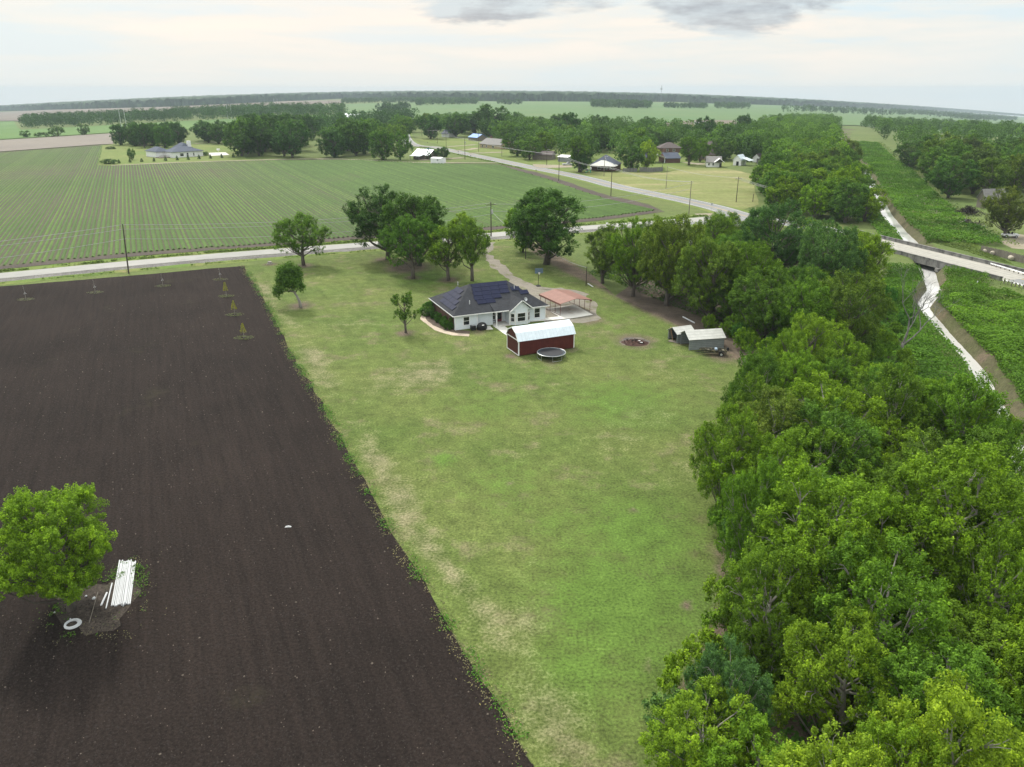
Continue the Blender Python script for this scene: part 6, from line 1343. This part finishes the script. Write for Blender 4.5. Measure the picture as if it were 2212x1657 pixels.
cover('undergrowth', px((1850, 640), (1900, 610), (1960, 590), (1990, 640), (1980, 700), (2060, 800), (1960, 800), (1850, 780), (1760, 740)), 34000, 1.6, .34, (.105, .205, .022), 23, 2.8)
cover('undergrowth', px((1560, 1000), (1700, 820), (1900, 800), (2090, 830), (2200, 1010)) + [(46, 58), (40, 36), (22, 20)] + px((1480, 1620), (1570, 1480), (1620, 1330), (1600, 1150)), 30000, 1.1, .36, (.060, .135, .018), 24, 3.)
cover('undergrowth', px((1600, 770), (1680, 760), (1760, 735), (1850, 760), (1960, 790), (2080, 820), (2000, 850), (1700, 850), (1620, 840)), 30000, 1.7, .34, (.095, .185, .022), 27, 2.6)
cover('undergrowth', px((1260, 590), (1330, 570), (1440, 560), (1600, 540), (1800, 570), (1880, 620), (1780, 740), (1680, 780), (1600, 720), (1500, 680), (1400, 640), (1320, 605)), 26000, 1.2, .4, (.070, .140, .02), 25, 3.)
def creek_cover(name, y0, y1, o0, o1, n, hmax, size, col, seed, lump=3.2):
    """vines and brush on one bank: offsets O0..O1 metres from the creek's middle (positive: right bank)"""
    g = np.random.default_rng(seed); L = smooth_line(CREEK, 1.0); d = unit(np.gradient(L, axis=0)); k = np.nonzero((L[:, 1] > y0) & (L[:, 1] < y1))[0]; i = k[g.integers(0, len(k), n)]
    s_ = g.uniform(0, 1, n); s_ = o0 + (o1 - o0) * s_; X = L[i, 0] - d[i, 1] * s_ + g.uniform(-.5, .5, n); Y = L[i, 1] + d[i, 0] * s_ + g.uniform(-.5, .5, n)
    wd = np.interp(Y, [60, 140, 190, 330, 450], [1.6, 1.7, 2.4, 2.2, 1.8]); q = (dist_poly(X, Y, hw_line) > 6.8) & (dist_poly(X, Y, CREEK) > wd); X, Y = X[q], Y[q]
    Lm = np.clip(fbm(X, Y, lump, seed) * 1.5 - .25, .06, 1.3); cz_ = carve(X, Y); Z = drop(X, Y) + cz_ + .28 + .55 * (cz_ < -.3) + hmax * Lm * g.uniform(.4, 1.05, len(X))
    return leaf_mass(name, X, Y, Z, size, g, col, .42 + (fbm(X, Y, 11, seed + 2) - .5) * 1.0 + g.normal(0, .13, len(X)), up=.35)
creek_cover('vine_cover', 60, 172, 1.8, 9.5, 32000, 1.9, .34, (.120, .218, .02), 71, 4.2)
creek_cover('tall_grass', 60, 172, 2.2, 18, 9000, 1.3, .30, (.150, .190, .050), 75, 4.)
creek_cover('tall_grass', 205, 640, 4, 24, 16000, 1.3, .50, (.140, .180, .055), 76, 7.)
creek_cover('undergrowth', 60, 172, -9.5, -2.6, 28000, .8, .34, (.100, .195, .02), 72, 2.6)
creek_cover('vine_cover', 205, 640, 2.0, 20, 90000, 1.7, .60, (.100, .192, .022), 73, 4.5)
creek_cover('undergrowth', 205, 640, -9, -3.6, 20000, .6, .60, (.085, .165, .022), 74, 4.)
def strip(name, line, w, n, size, hmax, col, seed, off=0., clump=3., thr=.45):
    g = np.random.default_rng(seed); L = smooth_line(line, 1.0); d = np.gradient(L, axis=0); d = unit(d); i = g.integers(0, len(L), n); s = g.normal(0, .5, n) * w + off
    X = L[i, 0] - d[i, 1] * s + g.uniform(-.6, .6, n); Y = L[i, 1] + d[i, 0] * s + g.uniform(-.6, .6, n); k = fbm(X, Y, clump, seed) > thr; X, Y = X[k], Y[k]
    Z = drop(X, Y) + .03 + hmax * g.uniform(.1, 1, len(X)) * fbm(X, Y, clump * .6, seed + 1); return leaf_mass(name, X, Y, Z, size, g, col, g.normal(.45, .2, len(X)))
strip('field_edge_weeds', SOIL_EDGE, .40, 9000, .17, .45, (.075, .175, .02), 31, 0., 2.0, .50)
strip('dry_edge_grass', SOIL_EDGE, .7, 9000, .13, .16, (.24, .20, .11), 32, -.1, 1.6, .42)
isl = px((112, 1325), (130, 1290), (170, 1270), (240, 1255), (268, 1225), (297, 1222), (300, 1250), (292, 1310), (275, 1345), (235, 1368), (180, 1372), (135, 1355), (112, 1325))
strip('island_weeds', isl, .5, 2600, .15, .38, (.085, .165, .02), 36, 0., 1.1, .52)
strip('island_weeds', isl, 1.3, 1500, .11, .10, (.20, .17, .10), 37, .3, .8, .5)
strip('roadside_grass', road_line, 1.0, 9000, .5, .7, (.12, .175, .03), 33, 5.0, 3., .42)
strip('roadside_grass', road_line[:90], .5, 4500, .35, .45, (.13, .17, .04), 34, -8.6, 3., .45)
strip('ditch_grass', hw_line[:120], 1.5, 6000, .6, .6, (.11, .16, .035), 35, -7., 4., .45)
# clods and stubble on the tilled soil
def clods():
    g = np.random.default_rng(41); n = 150000; X, Y = g.uniform(-75, 4, n), 24 + g.uniform(0, 1, n) ** 1.6 * 125; P = np.array(soil_poly); k = inpoly(X, Y, P) & (fbm(X, Y, 5, 3) > .22); X, Y = X[k], Y[k]; n = len(X)
    s = np.minimum(g.gamma(2., .016, n), .09) + .016; V = []; a = g.uniform(0, 6.3, n)
    for j in range(4): V.append(np.stack([X + s * np.cos(a + j * 1.571) * g.uniform(.6, 1.2, n), Y + s * np.sin(a + j * 1.571) * g.uniform(.6, 1.2, n), np.full(n, .01)], 1))
    V.append(np.stack([X, Y, .03 + s * g.uniform(.6, 1.3, n)], 1)); V = np.stack(V, 1).reshape(-1, 3); b = np.arange(n)[:, None] * 5
    Fc = np.concatenate([b + np.array([[j, (j + 1) % 4, 4]]) for j in range(4)]); pale = g.random(n) < .028
    m2 = M('straw_bits', (.13, .11, .09), .9, .3, 3.); m1 = M('dark_clod', (.028, .0225, .020), .95, .3, 5.)
    o = link('soil_clods', raw_mesh('soil_clods', V, Fc.astype(np.int32), [m1, m2], matidx=np.tile(pale.astype(np.int32), 4))); tag(o, kind='stuff')
clods()
# ---- far woods: a rolling canopy with a ragged front
def canopy(name, front, depth_m, h, step, rows, col, seed, back=None, lump=15.):
    """FRONT: picture points along the foot of the wood; it runs DEPTH_M metres back"""
    us = np.arange(front[0][0], front[-1][0], step); vs = np.interp(us, [f[0] for f in front], [f[1] for f in front])
    B = np.array([at2(u, v) for u, v in zip(us, vs)]); D = unit(B); k = len(us); V = []; g = np.random.default_rng(seed)
    t = np.concatenate([[0, .0], (np.arange(1, rows) / (rows - 1)) ** 2.2])
    for j, tt in enumerate(t):
        q = B + D * (tt * depth_m) + g.normal(0, .25, (k, 2)) * lump * .4; z = drop(q[:, 0], q[:, 1])
        hh = 0 if j == 0 else h * (.62 + .62 * fbm(q[:, 0], q[:, 1], lump, seed) + .25 * (vnoise(q[:, 0], q[:, 1], lump * .45, seed + 4) - .5)) * (.55 if j == 1 else 1)
        V.append(np.column_stack([q, z + hh]))
    n = len(t); V = np.concatenate(V); Fc = np.array([(j * k + i, j * k + i + 1, (j + 1) * k + i + 1, (j + 1) * k + i) for j in range(n - 1) for i in range(k - 1)])
    o = link(name, raw_mesh(name, V, Fc, LEAF, np.clip(np.random.default_rng(seed + 1).normal(.4, .22, len(Fc)), 0, 1))); o.color = (*col, 1); tag(o, kind='stuff'); return o
canopy('distant_forest', [(-250, 254), (0, 240.5), (370, 231), (560, 222), (740, 213), (900, 216), (1080, 219), (1300, 219.5), (1457, 219.8), (1500, 222.5), (1843, 232.5), (2050, 241), (2212, 250), (2450, 266)], 4300, 27, 2.5, 50, (.040, .075, .030), 3, lump=26.)
wood('far_wood', px((45, 281), (90, 279.5), (200, 273), (320, 267), (420, 262.5), (560, 262), (745, 257), (745, 244), (600, 240), (480, 244), (330, 255), (200, 261), (60, 267)), 900, 51, hs=(13, 20))
wood('far_tree_line', px((740, 225), (830, 223), (935, 224), (935, 218), (830, 218), (740, 219)), 330, 52, hs=(10, 16), size=2.6, per=60)
wood('far_tree_line', px((810, 246), (870, 243), (885, 237), (815, 240)), 40, 53, hs=(10, 16), size=2.2)
wood('far_tree_line', px((900, 229), (1030, 226), (1035, 222), (900, 222)), 260, 54, hs=(12, 18), size=2.6, per=60)
wood('far_tree_line', px((1075, 227), (1125, 227), (1125, 224), (1075, 224)), 30, 55, hs=(10, 14), size=2.6, per=60)
wood('far_tree_line', px((1278, 234), (1405, 236), (1405, 229), (1278, 227)), 330, 56, hs=(12, 18), size=2.4, per=70)
wood('far_tree_line', px((1435, 234), (1525, 236), (1525, 232), (1435, 231)), 110, 57, hs=(10, 14), size=2.4, per=60)
wood('far_tree_line', px((1545, 236), (1617, 237), (1617, 231), (1545, 231)), 150, 58, hs=(12, 18), size=2.4, per=60)
wood('far_tree_line', px((1690, 243), (1800, 248), (1900, 250), (1990, 250), (2100, 262), (2195, 262), (2195, 256), (1990, 243), (1800, 240), (1690, 236)), 900, 59, hs=(12, 20), size=3.0, per=56)
wood('far_wood', px((560, 300), (700, 296), (800, 280), (880, 270), (900, 262), (830, 262), (780, 268), (690, 282), (560, 286)), 170, 60, hs=(12, 17), size=1.5, cols=(.05, .105, .028))
# ---- far masts
def mast(label, u, vb, vt, w, kind='mast'):
    p = at(u, vb); h = hz(p[0], p[1], vt) - p[2]; t = thing('radio_mast' if kind == 'mast' else 'transmission_pole', label, 'mast' if kind == 'mast' else 'transmission pole', p); m = MB()
    if kind == 'mast':
        for k in range(3): a = k * 2.094; m.tube([(w * math.cos(a), w * math.sin(a), 0), (w * .4 * math.cos(a), w * .4 * math.sin(a), h)], w * .16, 4)
        m.build('lattice', MAT['grey'], t); q = MB()
        for z in (.72, .80): q.box(-w * 2.2, -w * .8, h * z, w * 2.2, w * .8, h * z + 2.2)
        q.build('antenna_array', MAT['grey'], t)
    else:
        for s in (-1, 1): m.tube([(s * w, 0, 0), (s * w, 0, h)], [.35, .25], 6)
        m.build('pole', MAT['galv'], t); MB().box(-w * 1.7, -.2, h * .84, w * 1.7, .2, h * .84 + .4).build('crossarm', MAT['wood'], t)
mast('tall radio mast with antennas rising over the distant forest', 1427, 221, 184, 1.6)
for u, vb, vt, lb in [(497, 258, 226, 'pale twin pole structure before the far wood, left of the middle grove'), (598, 246, 213, 'pale twin pole structure behind the middle grove'), (268, 276, 234, 'pale twin pole structure before the left part of the far wood')]: mast(lb, u, vb, vt, 3., 'h')

# ------------------------------------------------------------------ haze: one closed box of thin even air
def haze():
    zlo = float(min(GZ.min(), -30)) - 1.0; b = MB().box(-7000, -520, zlo, 7000, 8000, 57); m = bpy.data.materials.new('haze_air'); m.use_nodes = True; t = m.node_tree; t.nodes.clear()
    o = N(t, 'ShaderNodeOutputMaterial'); v = N(t, 'ShaderNodeVolumePrincipled'); v.inputs['Color'].default_value = (.68, .80, .89, 1); v.inputs['Density'].default_value = 9.5e-5; v.inputs['Anisotropy'].default_value = 0.0
    t.links.new(v.outputs[0], o.inputs['Volume']); 
    try: m.cycles.homogeneous_volume = True
    except Exception: pass
    ob = b.build('haze', m); tag(ob, kind='stuff')
haze()
